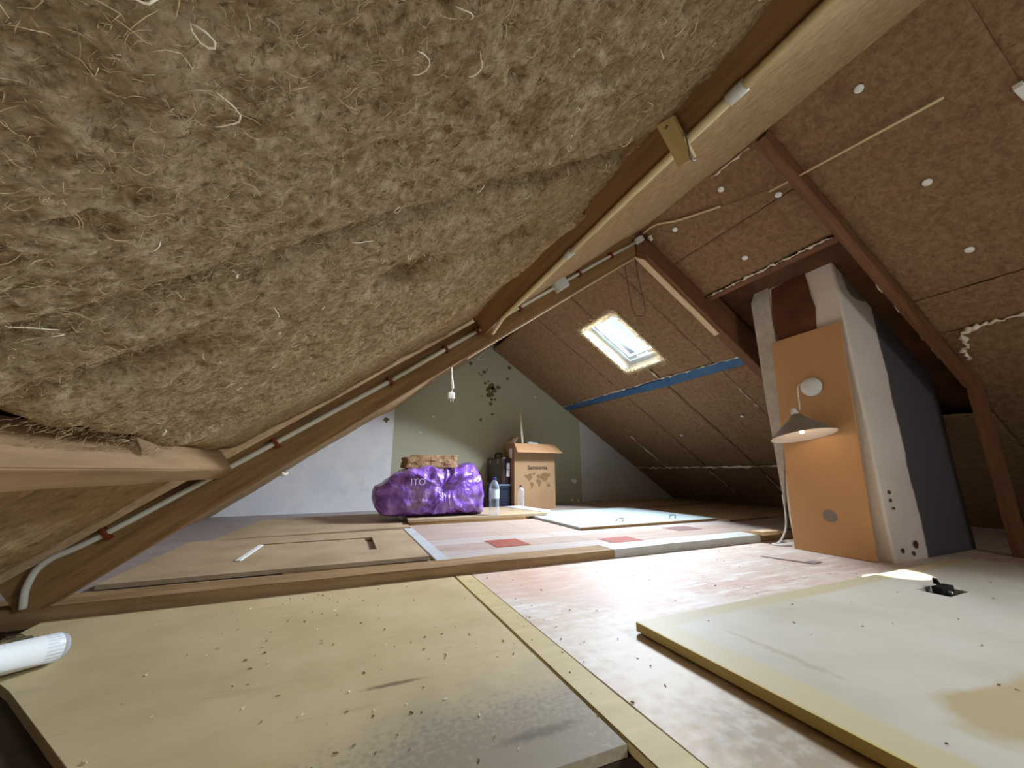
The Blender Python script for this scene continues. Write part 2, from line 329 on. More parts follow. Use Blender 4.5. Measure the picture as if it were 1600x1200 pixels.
REDTD = mat('dull_red_floor_square', [(112, 84, 80), (126, 96, 90)], rough=0.6, scale=20, bump=0.1)
TAPE = mat('pale_grey_strip', [(168, 170, 172), (184, 186, 188)], rough=0.5, scale=10, bump=0.1, bscale=50)
DOOR2 = mat('pale_blue_white_door', [(160, 172, 170), (180, 190, 188)], rough=0.4, scale=5, bump=0.05, bscale=30, layers=[((170, 172, 160), 7, 0.6, 0.75, (0.5, 2, 1), 0.5)])
METAL = mat('grey_metal', [(120, 122, 122), (150, 150, 150)], rough=0.35, scale=20, bump=0, metallic=0.8)
BLACK = mat('black_metal', [(18, 17, 16), (30, 28, 26)], rough=0.5, scale=20, bump=0.1)
DARK = mat('dark_void_wood', [(46, 34, 24), (62, 46, 32)], rough=0.9, scale=10, bump=0.3)
CARD = mat('cardboard', [(146, 114, 80), (156, 124, 90)], rough=0.85, scale=5, bump=0.1, bscale=60, bdist=0.001)
PRINT = mat('brown_print', [(112, 84, 52), (124, 94, 60)], rough=0.85, scale=80, bump=0)
PRINTD = mat('dark_print', [(40, 30, 24), (48, 36, 30)], rough=0.85, scale=80, bump=0)
CASEM = mat('dark_brown_case', [(44, 28, 26), (62, 42, 38)], rough=0.35, scale=8, bump=0.1, bscale=60)
NAVY = mat('navy_bin', [(26, 30, 42), (36, 42, 56)], rough=0.35, scale=8, bump=0)
NAVYL = mat('grey_blue_lid', [(96, 106, 124), (112, 122, 138)], rough=0.4, scale=8, bump=0)
LABEL = mat('white_label', [(222, 224, 226), (232, 234, 236)], rough=0.6, scale=20, bump=0)
BARK = mat('brown_fibre_piece', [(116, 86, 56), (158, 124, 88), (184, 152, 114)], rough=1, scale=22, detail=10, bump=1, bscale=60, bdist=0.01)
CAPB = mat('blue_cap', [(44, 50, 110), (56, 62, 124)], rough=0.4, scale=8, bump=0)
CAPP = mat('purple_grey_cap', [(70, 60, 84), (84, 72, 98)], rough=0.4, scale=8, bump=0)
BLAB = mat('pale_blue_label', [(176, 206, 228), (206, 224, 238)], rough=0.5, scale=30, bump=0)
GREYW = mat('grey_window_frame', [(150, 160, 170), (170, 178, 186)], rough=0.4, scale=8, bump=0)
STICK = mat('pale_stick', [(196, 180, 142), (210, 196, 160)], rough=0.6, scale=20, bump=0)

def glassy(name, tint, frac, rough=0.05):
    M = bpy.data.materials.new(name); M.use_nodes = True; N = M.node_tree.nodes; L = M.node_tree.links; N.clear()
    out = N.new('ShaderNodeOutputMaterial'); mx = N.new('ShaderNodeMixShader'); t = N.new('ShaderNodeBsdfTransparent'); g = N.new('ShaderNodeBsdfGlossy')
    t.inputs[0].default_value = lin(tint); g.inputs['Roughness'].default_value = rough
    fr = N.new('ShaderNodeLayerWeight'); fr.inputs[0].default_value = frac
    L.new(fr.outputs['Fresnel'], mx.inputs[0]); L.new(t.outputs[0], mx.inputs[1]); L.new(g.outputs[0], mx.inputs[2]); L.new(mx.outputs[0], out.inputs[0])
    return M
def petmat():
    M = bpy.data.materials.new('clear_bottle_plastic'); M.use_nodes = True; N = M.node_tree.nodes; L = M.node_tree.links
    b = N['Principled BSDF']; b.inputs['Base Color'].default_value = lin((206, 218, 230)); b.inputs['Roughness'].default_value = 0.12; b.inputs['Specular IOR Level'].default_value = 0.8
    t = N.new('ShaderNodeBsdfTransparent'); mx = N.new('ShaderNodeMixShader'); lw = N.new('ShaderNodeLayerWeight'); lw.inputs[0].default_value = 0.35
    r = N.new('ShaderNodeMapRange'); r.inputs['To Min'].default_value = 0.12; r.inputs['To Max'].default_value = 0.75; L.new(lw.outputs['Facing'], r.inputs[0])
    L.new(r.outputs[0], mx.inputs[0]); L.new(t.outputs[0], mx.inputs[1]); L.new(b.outputs[0], mx.inputs[2]); L.new(mx.outputs[0], N['Material Output'].inputs[0])
    return M
PANE = glassy('window_glass', (236, 242, 248), 0.2)
PET = petmat()
FILM = glassy('clear_film', (214, 222, 228), 0.5, 0.12)

def bagmat():
    M = bpy.data.materials.new('purple_translucent_film'); M.use_nodes = True; nt = M.node_tree; N = nt.nodes; L = nt.links
    b = N['Principled BSDF']; b.inputs['Roughness'].default_value = 0.24; b.inputs['Specular IOR Level'].default_value = 0.7; b.inputs['Coat Weight'].default_value = 0.5; b.inputs['Coat Roughness'].default_value = 0.12
    tc = N.new('ShaderNodeTexCoord')
    nz = N.new('ShaderNodeTexNoise'); nz.inputs['Scale'].default_value = 7; nz.inputs['Detail'].default_value = 6; nz.inputs['Distortion'].default_value = 0.8; L.new(tc.outputs['Object'], nz.inputs['Vector'])
    r = N.new('ShaderNodeValToRGB'); el = r.color_ramp.elements
    el[0].position = 0.34; el[0].color = lin((84, 46, 112)); el[1].position = 0.68; el[1].color = lin((168, 134, 214))
    e = el.new(0.44); e.color = lin((116, 68, 176)); e = el.new(0.55); e.color = lin((142, 96, 206))
    L.new(nz.outputs['Fac'], r.inputs[0])
    # brown content shining through on the left part
    sp = N.new('ShaderNodeSeparateXYZ'); L.new(tc.outputs['Object'], sp.inputs[0])
    n2 = N.new('ShaderNodeTexNoise'); n2.inputs['Scale'].default_value = 5; n2.inputs['Detail'].default_value = 5; L.new(tc.outputs['Object'], n2.inputs['Vector'])
    r2 = N.new('ShaderNodeMapRange'); r2.inputs['From Min'].default_value = 0.5; r2.inputs['From Max'].default_value = 0.62; r2.inputs['To Max'].default_value = 0.75; L.new(n2.outputs['Fac'], r2.inputs[0])
    r3 = N.new('ShaderNodeMapRange'); r3.inputs['From Min'].default_value = 0.80; r3.inputs['From Max'].default_value = 0.66; L.new(sp.outputs[0], r3.inputs[0])
    mu = N.new('ShaderNodeMath'); mu.operation = 'MULTIPLY'; L.new(r2.outputs[0], mu.inputs[0]); L.new(r3.outputs[0], mu.inputs[1])
    mx = N.new('ShaderNodeMix'); mx.data_type = 'RGBA'; mx.inputs[7].default_value = lin((126, 92, 108)); L.new(mu.outputs[0], mx.inputs[0]); L.new(r.outputs[0], mx.inputs[6])
    L.new(mx.outputs[2], b.inputs['Base Color'])
    w_ = N.new('ShaderNodeTexNoise'); w_.inputs['Scale'].default_value = 11; w_.inputs['Detail'].default_value = 4; w_.inputs['Distortion'].default_value = 3.0; L.new(tc.outputs['Object'], w_.inputs['Vector'])
    bp = N.new('ShaderNodeBump'); bp.inputs['Strength'].default_value = 0.6; bp.inputs['Distance'].default_value = 0.02; L.new(w_.outputs['Fac'], bp.inputs['Height'])
    L.new(bp.outputs[0], b.inputs['Normal']); L.new(bp.outputs[0], b.inputs['Coat Normal'])
    return M
BAG = bagmat()

# ------------------------------------------------------------------ the shell
Y0, Y1, YA = -2.3, 4.62, 1.758
HX0, HX1, HY0, HY1 = -0.72, 0.507, -0.45, 0.617      # open hatch in the floor, under the camera
fl = cells('floor', [-1.6, HX0, HX1, 5.2], [Y0, HY0, HY1, Y1+0.1], {(1, 1)}, -0.30, -0.02, DARK); tag(fl, kind='structure')
cells('subfloor', [-1.5, 0.5, 5.1], [1.88, Y1], set(), -0.02, 0.012, DARK, fl)
bm = bmesh.new()                                       # walls of the shaft under the hatch
for a, b in (((HX0-.02, HY1, -1.0), (HX1+.02, HY1+.02, -0.30)), ((HX0-.02, HY0-.02, -1.0), (HX1+.02, HY0, -0.30)), ((HX0-.02, HY0, -1.0), (HX0, HY1, -0.30)), ((HX1, HY0, -1.0), (HX1+.02, HY1, -0.30)), ((HX0, HY0, -1.02), (HX1, HY1, -1.0))):
    add_box(bm, a, b)
bmobj('hatch_shaft', bm, DARK, fl)

wb = prism('wall_back', [(-1.5, -0.3), (5.2, -0.3), (5.2, 0.1), (RX, RZ+0.35), (-1.5, 0.1)], 0, 0.1, WALL, fn=lambda u, v, w_: (u, Y1+w_, v)); tag(wb, kind='structure')
WX0, WX1, WZ0, WZ1 = 1.2, 1.9, 0.85, 1.45
wf = cells('wall_front', [-1.6, WX0, WX1, 5.3], [-0.3, WZ0, WZ1, RZ+0.5], {(1, 1)}, 0, 0.1, WALL, fn=lambda u, v, w_: (u, Y0-w_, v)); tag(wf, kind='structure')
w3 = empty('added_window', ((WX0+WX1)/2, Y0-0.05, WZ0)); tag(w3, kind='structure')  # unseen window, added as the opening for the gable fill lamp
cells('window_frame', [WX0, WX0+.04, (WX0+WX1)/2-.02, (WX0+WX1)/2+.02, WX1-.04, WX1], [WZ0, WZ0+.04, WZ1-.04, WZ1], {(1, 1), (3, 1)}, 0.03, 0.07, GREYW, w3, fn=lambda u, v, w_: (u, Y0-w_, v))
cells('pane', [WX0+.03, WX1-.03], [WZ0+.03, WZ1-.03], set(), 0.048, 0.052, PANE, w3, fn=lambda u, v, w_: (u, Y0-w_, v))
fix_parent(w3)

def roofmap(P_): return lambda u, v, w_: P_(u, v, -w_)
ce_l = cells('ceiling_left', [-1.45, 0.3, RX+0.1], [Y0-.1, 1.0, Y1+.1], set(), 0.13, 0.16, WOODD, fn=roofmap(PL)); tag(ce_l, kind='structure')
xs = [RX-0.1, ADDED_SKY[0]-0.02, SKY1[0]-0.01, SKY1[1]+0.01, ADDED_SKY[1]+0.02, 5.2]; ys = [Y0-.1, ADDED_SKY[2]-0.02, ADDED_SKY[3]+0.02, SKY1[2]-0.01, SKY1[3]+0.01, Y1+.1]
ce_r = cells('ceiling_right', xs, ys, {(1, 1), (2, 1), (3, 1), (2, 3)}, 0.13, 0.16, WOODD, fn=roofmap(PR)); tag(ce_r, kind='structure')
# dark low end of the right slope is closed by the floor; the eaves on the left too

# ---- left slope: soft hemp batts
def seam1(xs_): return 0.512+0.07*(xs_+0.31)
def roll(xs_): return np.interp(xs_, [-1.1, -0.44, -0.3, -0.09, 0.17, 0.36, 0.46, 0.50, 0.56], [0.98, 1.117, 1.20, 1.25, 1.275, 1.26, 1.10, 0.95, 0.85])
DENTS = [(-0.27, 0.683, 0.060, 0.045, 0.09), (0.09, 0.757, 0.060, 0.05, 0.12), (0.33, 0.80, 0.085, 0.038, 0.10), (-0.40, 0.62, 0.09, 0.03, 0.06), (0.175, 0.39, 0.03, 0.03, 0.02), (0.30, 0.325, 0.03, 0.02, 0.02), (-0.2, 0.62, 0.05, 0.02, 0.015), (0.20, 0.60, 0.05, 0.02, 0.012), (0.02, 1.0, 0.04, 0.03, 0.012), (0.25, 1.02, 0.05, 0.04, 0.015)]
def leftn(X, Y, base):
    n = base+0.022*fbm(X*3, Y*3, 3, 3)+0.010*fbm(X*16, Y*16, 4, 11)+0.010*fbm(X*56, Y*70, 3, 23)-0.012*np.clip(fbm(X*30, Y*36, 2, 57)-0.18, 0, 1)*5
    for (cx, cy, rx, ry, dp) in DENTS:
        q = ((X-cx)/rx)**2+((Y-cy+0.01*np.sin(X*40))/ry)**2
        n = n-dp*np.exp(-q**1.4)
    return n
def batt(name, fx0, fx1, fy0, fy1, nx, ny, base, material, edge=0.03, ew=0.025, raggedx1=0.0, basefn=None, parent=None, mapf=PL, nfun=leftn, drop=None, curl=(1, 1, 1, 1)):
    U, V = np.meshgrid(np.linspace(0, 1, nx), np.linspace(0, 1, ny), indexing='ij')
    X = fx0+(fx1-fx0)*U
    if raggedx1: X = X+U*raggedx1*2*fbm(V*14, V*0+3, 5, 5)
    a = fy0(X) if callable(fy0) else np.full_like(X, fy0); b = fy1(X) if callable(fy1) else np.full_like(X, fy1)
    Yv = a+(b-a)*V
    if callable(fy1): Yv = Yv+V**6*0.012*fbm(X*25, X*0+7, 4, 31)
    if callable(fy0): Yv = Yv+(1-V)**6*0.012*fbm(X*25, X*0+2, 4, 37)
    n = nfun(X, Yv, base)
    if basefn is not None: n = n+basefn(X, Yv)
    for k, dist in enumerate(((X-fx0), (fx1-X), (Yv-a), (b-Yv))):
        if curl[k]: n = n-edge*np.exp(-(np.maximum(dist, 0)/ew)**1.5)*(0.6+0.8*vn(X*18+k, Yv*18, 41))
    cs, sn = (cl, sl_)
    vs = [tuple(mapf(float(x), float(y), float(h))) for x, y, h in zip(X.ravel(), Yv.ravel(), n.ravel())]
    fs = []
    keep = None if drop is None else ~drop(X, Yv)
    for i in range(nx-1):
        for j in range(ny-1):
            if keep is not None and not (keep[i, j] and keep[i+1, j] and keep[i+1, j+1] and keep[i, j+1]): continue
            q = i*ny+j; fs.append((q, q+1, q+ny+1, q+ny))
    o = raw(name, vs, fs, material, parent, smooth=True)
    return o
LX0, LX1 = -0.415, 0.553
up = lambda X, Yv: 0.006*np.clip((X-0.3)/0.2, 0, 1)
batt('insulation_batt', LX0, LX1, -0.02, seam1, 330, 170, 0.014, INS, raggedx1=0.014, parent=ce_l, basefn=up, edge=0.085, ew=0.020, curl=(1, 0, 0, 1))
batt('insulation_batt', LX0, LX1, seam1, roll, 330, 230, 0.014, INS, raggedx1=0.016, parent=ce_l, basefn=lambda X, Yv: up(X, Yv)+0.022*np.exp(-((roll(X)-Yv-0.055)/0.035)**2), edge=0.085, ew=0.024, curl=(1, 0, 1, 1))
batt('insulation_batt', LX0, LX1, roll, 1.765, 260, 150, -0.014, INS, parent=ce_l, edge=0.02, curl=(1, 0, 1, 0), nfun=lambda X, Y, b: b+0.03*fbm(X*3, Y*3, 3, 3)+0.014*fbm(X*14, Y*20, 4, 11))
batt('insulation_batt', LX0, LX1, Y0, -0.02, 60, 120, 0.010, INS, parent=ce_l)
lowseam = lambda X: 1.19+0.4*(X+0.63)*0.4
batt('insulation_batt', -1.12, -0.445, -0.1, lowseam, 120, 130, 0.0, INS2, parent=ce_l)
batt('insulation_batt', -1.12, -0.445, lowseam, 1.765, 120, 80, -0.015, INS2, parent=ce_l)
strip_n = lambda X, Yv: 0.055*np.clip((1.5-X)/0.9, 0, 1)
batt('insulation_batt', 0.585, RX+0.01, -0.1, 1.765, 220, 260, 0.004, INS2, parent=ce_l, basefn=strip_n, edge=0.012, curl=(0, 0, 0, 0), nfun=lambda X, Y, b: b+0.02*fbm(X*3, Y*2, 3, 3)+0.006*fbm(X*22, Y*14, 4, 11))
batt('insulation_batt', 0.585, RX+0.01, Y0, -0.1, 20, 40, 0.03, INS2, parent=ce_l)
batt('insulation_batt', -1.2, RX+0.01, 1.83, Y1, 140, 140, -0.01, INS2, parent=ce_l, basefn=lambda X, Yv: 0.03*np.exp(-((X-0.5)/0.25)**2)-0.03, nfun=lambda X, Y, b: b+0.03*fbm(X*3, Y*3, 3, 3)+0.01*fbm(X*22, Y*22, 4, 11))

# ---- loose fibres on the near batts
def fibres(name, count, lmin, lmax, rad, material, region, seed, lift=0.006, segs=4, curlk=1.6):
    r = np.random.default_rng(seed); V = []; Fc = []
    for _ in range(count):
        x = r.uniform(*region[0]); y = region[1](x, r.random())
        n = float(leftn(np.array(x), np.array(y), 0.015 if y < seam1(x) else 0.015))+0.006*min(max((x-0.3)/0.2, 0), 1)
        ang = r.uniform(0, 2*math.pi); k = r.normal(0, curlk); L_ = r.uniform(lmin, lmax); st = L_/segs
        px, py = x, y; base = len(V); a0 = ang; tl = r.uniform(-0.002, lift)
        for s in range(segs+1):
            nn = n+0.001+tl*math.sin(math.pi*s/segs)+lift*0.15
            c = PL(px, py, nn); wv = (-math.sin(a0)*rad, math.cos(a0)*rad)
            rr = 1 if 0 < s < segs else 0.5
            for q in range(3):
                t = 2*math.pi*q/3; p_ = PL(px+wv[0]*rr*math.cos(t)*cl, py+wv[1]*rr*math.cos(t), nn+rad*rr*math.sin(t)); V.append(tuple(p_))
            if s:
                b0 = base+(s-1)*3
                for q in range(3): Fc.append((b0+q, b0+(q+1) % 3, b0+3+(q+1) % 3, b0+3+q))
            px += math.cos(a0)*st*cl; py += math.sin(a0)*st; a0 += k*2.2/segs+r.normal(0, 0.25)
    o = raw(name, V, Fc, material, ce_l, smooth=True); o['kind'] = 'stuff'
    return o
reg = lambda x, t: -0.0+(float(roll(x))-0.02)*t
fibres('fibre_fuzz', 20000, 0.006, 0.020, 0.00026, FIBD, ((LX0+.01, LX1-.02), reg), 1, lift=0.004, segs=3)
fibres('fibre_fuzz', 3500, 0.012, 0.030, 0.00030, FIB, ((LX0+.01, LX1-.02), reg), 2, lift=0.006)
fibres('curly_fibre', 130, 0.015, 0.040, 0.0007, FIBW, ((LX0+.03, LX1-.05), reg), 3, lift=0.012, segs=8, curlk=2.6)

# ---- right slope: flat insulation boards between the rafters
def rightn(X, Y, b): return b+0.010*fbm(X*3, Y*3, 3, 5)+0.008*fbm(X*18, Y*18, 4, 19)+0.004*fbm(X*60, Y*60, 2, 29)
HOLE = lambda X, Yv: (X > SKY1[0]+0.012*fbm(Yv*30, Yv*0, 4, 3)) & (X < SKY1[1]+0.014*fbm(Yv*30, Yv*0+5, 4, 4)) & (Yv > SKY1[2]+0.014*fbm(X*30, X*0, 4, 5)) & (Yv < SKY1[3]+0.014*fbm(X*30, X*0+5, 4, 6))
rowsx = [(RX-0.005, 2.80), (2.885, 4.045), (4.052, 4.85)]
colsy = [(1.80, 2.147), (2.153, 2.757), (2.763, 3.377), (3.383, 3.997), (4.003, Y1+0.02)]
for i, (xa, xb) in enumerate(rowsx):
    for j, (ya, yb) in enumerate(colsy):
        hole = i == 0 and j in (1, 2)
        batt('insulation_panel', xa, xb, ya, yb, int((xb-xa)/(0.008 if hole else 0.012)), int((yb-ya)/(0.008 if hole else 0.012)), -0.004*((i*3+j*5) % 3), INSR, parent=ce_r, mapf=PR, nfun=rightn, edge=0.012, ew=0.006, drop=HOLE if hole else None)
for xa, xb, ya, yb in ((RX-0.005, 2.0, 0.93, 1.76), (2.003, 2.285, 0.93, 1.76)):
    batt('insulation_panel', xa, xb, ya, yb, int((xb-xa)/0.008), int((yb-ya)/0.008), 0.0, INSR, parent=ce_r, mapf=PR, nfun=rightn, edge=0.006, ew=0.006)
for xa, xb, ya, yb in ((RX-0.005, 2.775, 0.2605, 0.89), (2.78, 3.0, 0.2605, 0.89), (3.01, 4.0, 0.2, 0.935), (4.0, 4.85, 0.2, 0.935), (3.6, 4.85, 0.93, 1.76), (RX-0.005, 2.775, -0.30, 0.2600), (2.78, 4.85, -0.30, 0.2)):
    batt('insulation_panel', xa, xb, ya, yb, int((xb-xa)/0.01), int((yb-ya)/0.01), -0.01 if xa > 2.9 else 0.0, INSR, parent=ce_r, mapf=PR, nfun=rightn, edge=0.006, ew=0.005)
batt('insulation_panel', RX, ADDED_SKY[0]-0.02, Y0, -0.3, 20, 60, 0, INSR, parent=ce_r, mapf=PR, nfun=rightn)
batt('insulation_panel', ADDED_SKY[1]+0.02, 4.85, Y0, -0.3, 60, 60, 0, INSR, parent=ce_r, mapf=PR, nfun=rightn)
batt('insulation_panel', ADDED_SKY[0]-0.02, ADDED_SKY[1]+0.02, Y0, ADDED_SKY[2]-0.02, 30, 30, 0, INSR, parent=ce_r, mapf=PR, nfun=rightn)
# blue membrane showing between two rows
prism('blue_strip', [(2.80, 1.80), (2.875, 1.80), (2.89, 2.8), (2.86, Y1), (2.80, Y1), (2.81, 3.2)], -0.012, -0.004, BLUE, ce_r, fn=lambda u, v, w_: PR(u, v, w_))
# foam beads along the seams
def foam(pts, r=0.009, seed=0, per=10):
    P_ = []
    for a, b in zip(pts, pts[1:]):
        for k in range(per): P_.append(Vector(a).lerp(Vector(b), k/per))
    P_.append(Vector(pts[-1])); rs = []
    for k, p_ in enumerate(P_):
        v = float(vn(k*0.7, seed, 3)); rs.append(r*(0.15+1.5*v*v))
        P_[k] = p_+Vector((float(vn(k*0.9, seed+7, 5))-.5, float(vn(k*0.9, seed+9, 6))-.5, float(vn(k*.9, seed+3, 8))-.5))*r*1.6
    return tube('foam_bead', P_, rs, FOAM, ce_r, seg=7)
foam([PR(2.798, 1.85, 0.002), PR(2.79, 3.0, 0.002), PR(2.79, 4.6, 0.002)], 0.007, 1, 40)
foam([PR(4.05, 2.3, 0.004), PR(4.05, 4.6, 0.004)], 0.012, 2, 60)
foam([PR(3.45, 4.0, 0.004), PR(4.05, 4.0, 0.004)], 0.008, 3, 24)
foam([PR(4.1, 3.38, 0.003), PR(4.5, 3.38, 0.003)], 0.007, 4, 16)
foam([PR(4.2, 2.76, 0.003), PR(4.55, 2.76, 0.003)], 0.008, 5, 16)
foam([PR(2.88, 2.15, 0.003), PR(3.05, 2.15, 0.003), PR(3.3, 2.15, 0.003)], 0.006, 6, 12)
foam([PR(2.64, 2.76, 0.003), PR(2.79, 2.76, 0.003)], 0.008, 7, 10)
foam([PR(2.285, 0.96, 0.012), PR(2.287, 1.74, 0.012)], 0.008, 8, 50)
foam([PR(1.735, 0.98, 0.01), PR(1.735, 1.2, 0.01)], 0.007, 9, 14)
foam([PR(3.19, 0.86, 0.01), PR(3.01, 0.80, 0.012), PR(2.99, 0.66, 0.01), PR(2.98, 0.45, 0.01)], 0.014, 10, 16)
foam([PR(1.78, 1.745, 0.01), PR(1.80, 1.73, 0.01)], 0.02, 11, 4)
foam([PR(2.6, 0.945, 0.01), PR(3.2, 0.945, 0.01)], 0.008, 12, 30)
tube('foam_bead', [(-0.455, 3.5, 0.418), (-0.435, 3.49, 0.425), (-0.415, 3.5, 0.420), (-0.40, 3.5, 0.436)], [0.008, 0.018, 0.011, 0.005], FOAM, ce_l, seg=7)
# plastic fixings
FIXP = [(1.814, 0.574), (2.255, 0.579), (2.602, 0.60), (1.807, 1.206), (1.983, 1.02), (1.833, 1.564), (2.178, 1.366), (3.371, 2.36), (3.521, 3.223)]
fixmesh = None
for k, (x, y) in enumerate(FIXP):
    if fixmesh is None:
        o = lathe('insulation_fixing', [(0.0, 0.006), (0.004, 0.0055), (0.006, 0.003), (0.012, 0.0035), (0.0165, 0.001), (0.0165, -0.002), (0, -0.002)], PVCW, ce_r, seg=16); fixmesh = o.data
    else:
        o = bpy.data.objects.new('insulation_fixing', fixmesh); COL.objects.link(o); o.parent = ce_r
    o.location = PR(x, y, 0.006); o.rotation_euler = (0, math.pi+math.atan(TR), 0)

# ---- skylights
def skylight(name, s, deep):
    w_ = empty(name, PR((s[0]+s[1])/2, (s[2]+s[3])/2, 0)); tag(w_, kind='structure')
    f = roofmap(PR)
    a, b, c, e = s
    cells('reveal', [a-.012, a, b, b+.012], [c-.012, c, e, e+.012], {(1, 1)}, -0.005, 0.16, mat('reveal_board', [(204, 198, 180), (220, 214, 198)], rough=0.7, scale=6, bump=0.1), w_, fn=f)
    cells('window_frame', [a, a+.04, b-.04, b], [c, c+.035, e-.035, e], {(1, 1)}, 0.10, 0.15, GREYW, w_, fn=f)
    fr = cells('sash', [a+.045, a+.075, b-.08, b-.045], [c+.04, c+.065, e-.065, e-.04], {(1, 1)}, 0.115, 0.15, GREYW, w_, fn=f)
    cells('pane', [a+.04, b-.04], [c+.035, e-.035], set(), 0.130, 0.134, PANE, w_, fn=f)
    bm = bmesh.new(); tube_into(bm, [PR(b-.07, (c+e)/2-.06, -.10), PR(b-.07, (c+e)/2-.06, -.075), PR(b-.07, (c+e)/2+.06, -.075), PR(b-.07, (c+e)/2+.06, -.10)], 0.006, 8)
    bmobj('handle', bm, METAL, w_)
    fix_parent(w_); nest(w_, 'pane', 'sash'); nest(w_, 'handle', 'sash'); return w_
skylight('window_1', SKY1, 0.14); skylight('added_skylight', ADDED_SKY, 0.14)  # the second one is added, out of view, for fill light
# frayed insulation lips around the visible skylight
V = []; Fc = []; r = np.random.default_rng(5)
for _ in range(2600):
    t = r.random(); sd = r.integers(0, 4); a, b, c, e = SKY1
    x, y = ((a+(b-a)*t, c), (a+(b-a)*t, e), (a, c+(e-c)*t), (b, c+(e-c)*t))[sd]
    x += r.normal(0, .016); y += r.normal(0, .016); n0 = r.uniform(-0.012, 0.014); ang = r.uniform(0, 6.28); L_ = r.uniform(.008, .026); base = len(V)
    for s in range(3):
        q = PR(x+math.cos(ang)*L_*s/2, y+math.sin(ang)*L_*s/2, n0+0.006*math.sin(s))
        for k in range(3): V.append(tuple(q+Vector((math.cos(k*2.1), math.sin(k*2.1), math.cos(k*2.1+1)))*0.0016))
        ang += r.normal(0, .6)
    for s in range(2):
        for k in range(3): Fc.append((base+s*3+k, base+s*3+(k+1) % 3, base+s*3+3+(k+1) % 3, base+s*3+3+k))
o = raw('frayed_fibre', V, Fc, FIB, ce_r); o['kind'] = 'stuff'

# ------------------------------------------------------------------ roof timbers
def leftrafter():
    t = empty('rafter', PL(-0.9, YA+0.036, 0.06))
    bm = bmesh.new()
    pts = [(-0.885, 0.040), (-0.80, 0.040), (1.66, 1.823), (1.66, 2.01), (-0.60, 0.352), (-0.885, 0.17)]
    o = beam('timber', PL(-0.93, YA+0.036, 0), PL(RX, YA+0.036, 0), (0, 1, 0), (0, 0, -1), 0.036, 0.0, 0.132, WOOD, t, seed=3, segs=40)
    o = beam('edging', PL(0.45, YA+0.046, 0), PL(1.60, YA+0.046, 0), (0, 1, 0), (0, 0, -1), 0.022, 0.133, 0.140, WOODL, t, seed=4, bevel=0.001)  # paler strip along the underside, upper part only
    fix_parent(t); tag(t, 'long brown rafter carrying the pale conduit, from floor up left slope to ridge', 'beam', 'roof timbers')
leftrafter()
t = empty('rafter', PR(RX, YA+0.036, 0))
beam('timber', PR(RX-0.03, YA+0.036, 0), PR(4.75, YA+0.036, 0), (0, 1, 0), (0, 0, -1), 0.036, -0.10, 0.120, WOODR, t, seed=5, segs=40)
beam('edging', PR(RX+0.07, YA+0.052, 0), PR(2.5, YA+0.052, 0), (0, 1, 0), (0, 0, -1), 0.022, 0.121, 0.131, WOODL, t, seed=6, bevel=0.001)
fix_parent(t); tag(t, 'brown rafter with cream lath below, running from the ridge behind the chimney', 'beam', 'roof timbers')
t = beam('rafter', PR(RX+0.01, 0.91, 0), PR(3.34, 0.91, 0), (0, 1, 0), (0, 0, -1), 0.026, -0.02, 0.05, WOODR, seed=7)
tag(t, 'brown rafter passing in front of the chimney, nearest on the right slope', 'beam', 'roof timbers')
t = beam('stud', (3.335, 0.90, 0.0), (3.335, 0.90, 1.10), (1, 0, 0), (0, -1, 0), 0.020, -0.03, 0.03, WOODR, seed=8)
tag(t, 'thin upright brown stud in the dark beside the chimney, far right', 'beam', 'roof timbers')
t = beam('purlin', PL(0.572, Y0, 0), PL(0.572, YA, 0), (cl, 0, sl_), (sl_, 0, -cl), 0.024, -0.03, 0.080, WOODP, seed=9, segs=40)
tag(t, 'upper brown purlin with cream conduit, half buried in left insulation', 'beam', 'roof timbers')
t = beam('purlin', PL(-0.432, Y0, 0), PL(-0.432, YA, 0), (cl, 0, sl_), (sl_, 0, -cl), 0.027, -0.04, 0.05, WOODB, seed=10, segs=40)
tag(t, 'lower pale purlin at far left, ending at the long rafter', 'beam', 'roof timbers')
t = beam('trimmer', PR(2.305, 0.937, 0), PR(2.305, YA, 0), (cr, 0, -sr_), (-sr_, 0, -cr), 0.018, -0.11, 0.018, WOODR, seed=11)
tag(t, 'reddish trimmer board with white foam line above the chimney', 'beam', 'roof timbers')
t = empty('tie_beam', (0.9, 1.83, 0))
beam('timber', (-1.05, 1.829, 0), (2.90, 1.829, 0), (0, 1, 0), (0, 0, 1), 0.071, -0.02, 0.040, TIE, t, seed=12, segs=60, bevel=0.004)
beam('painted_length', (1.355, 1.829, 0), (2.52, 1.829, 0), (0, 1, 0), (0, 0, 1), 0.073, -0.01, 0.0425, TIEP, t, seed=13, segs=20, bevel=0.004)
fix_parent(t); tag(t, 'low wooden tie beam across the floor, right half painted pale', 'beam', 'roof timbers')
t = box('wood_block', (2.50, 1.72, 0.043), (2.66, 1.80, 0.066), WOODL, bevel=0.003); tag(t, 'small pale wood block on the right end of tie beam', 'wood block')
o = box('ridge_gusset', (RX-0.05, YA-0.012, 1.84), (RX+0.035, YA-0.001, 1.965), WOODR); tag(o, 'small brown board where the two rafters meet at the ridge', 'board')

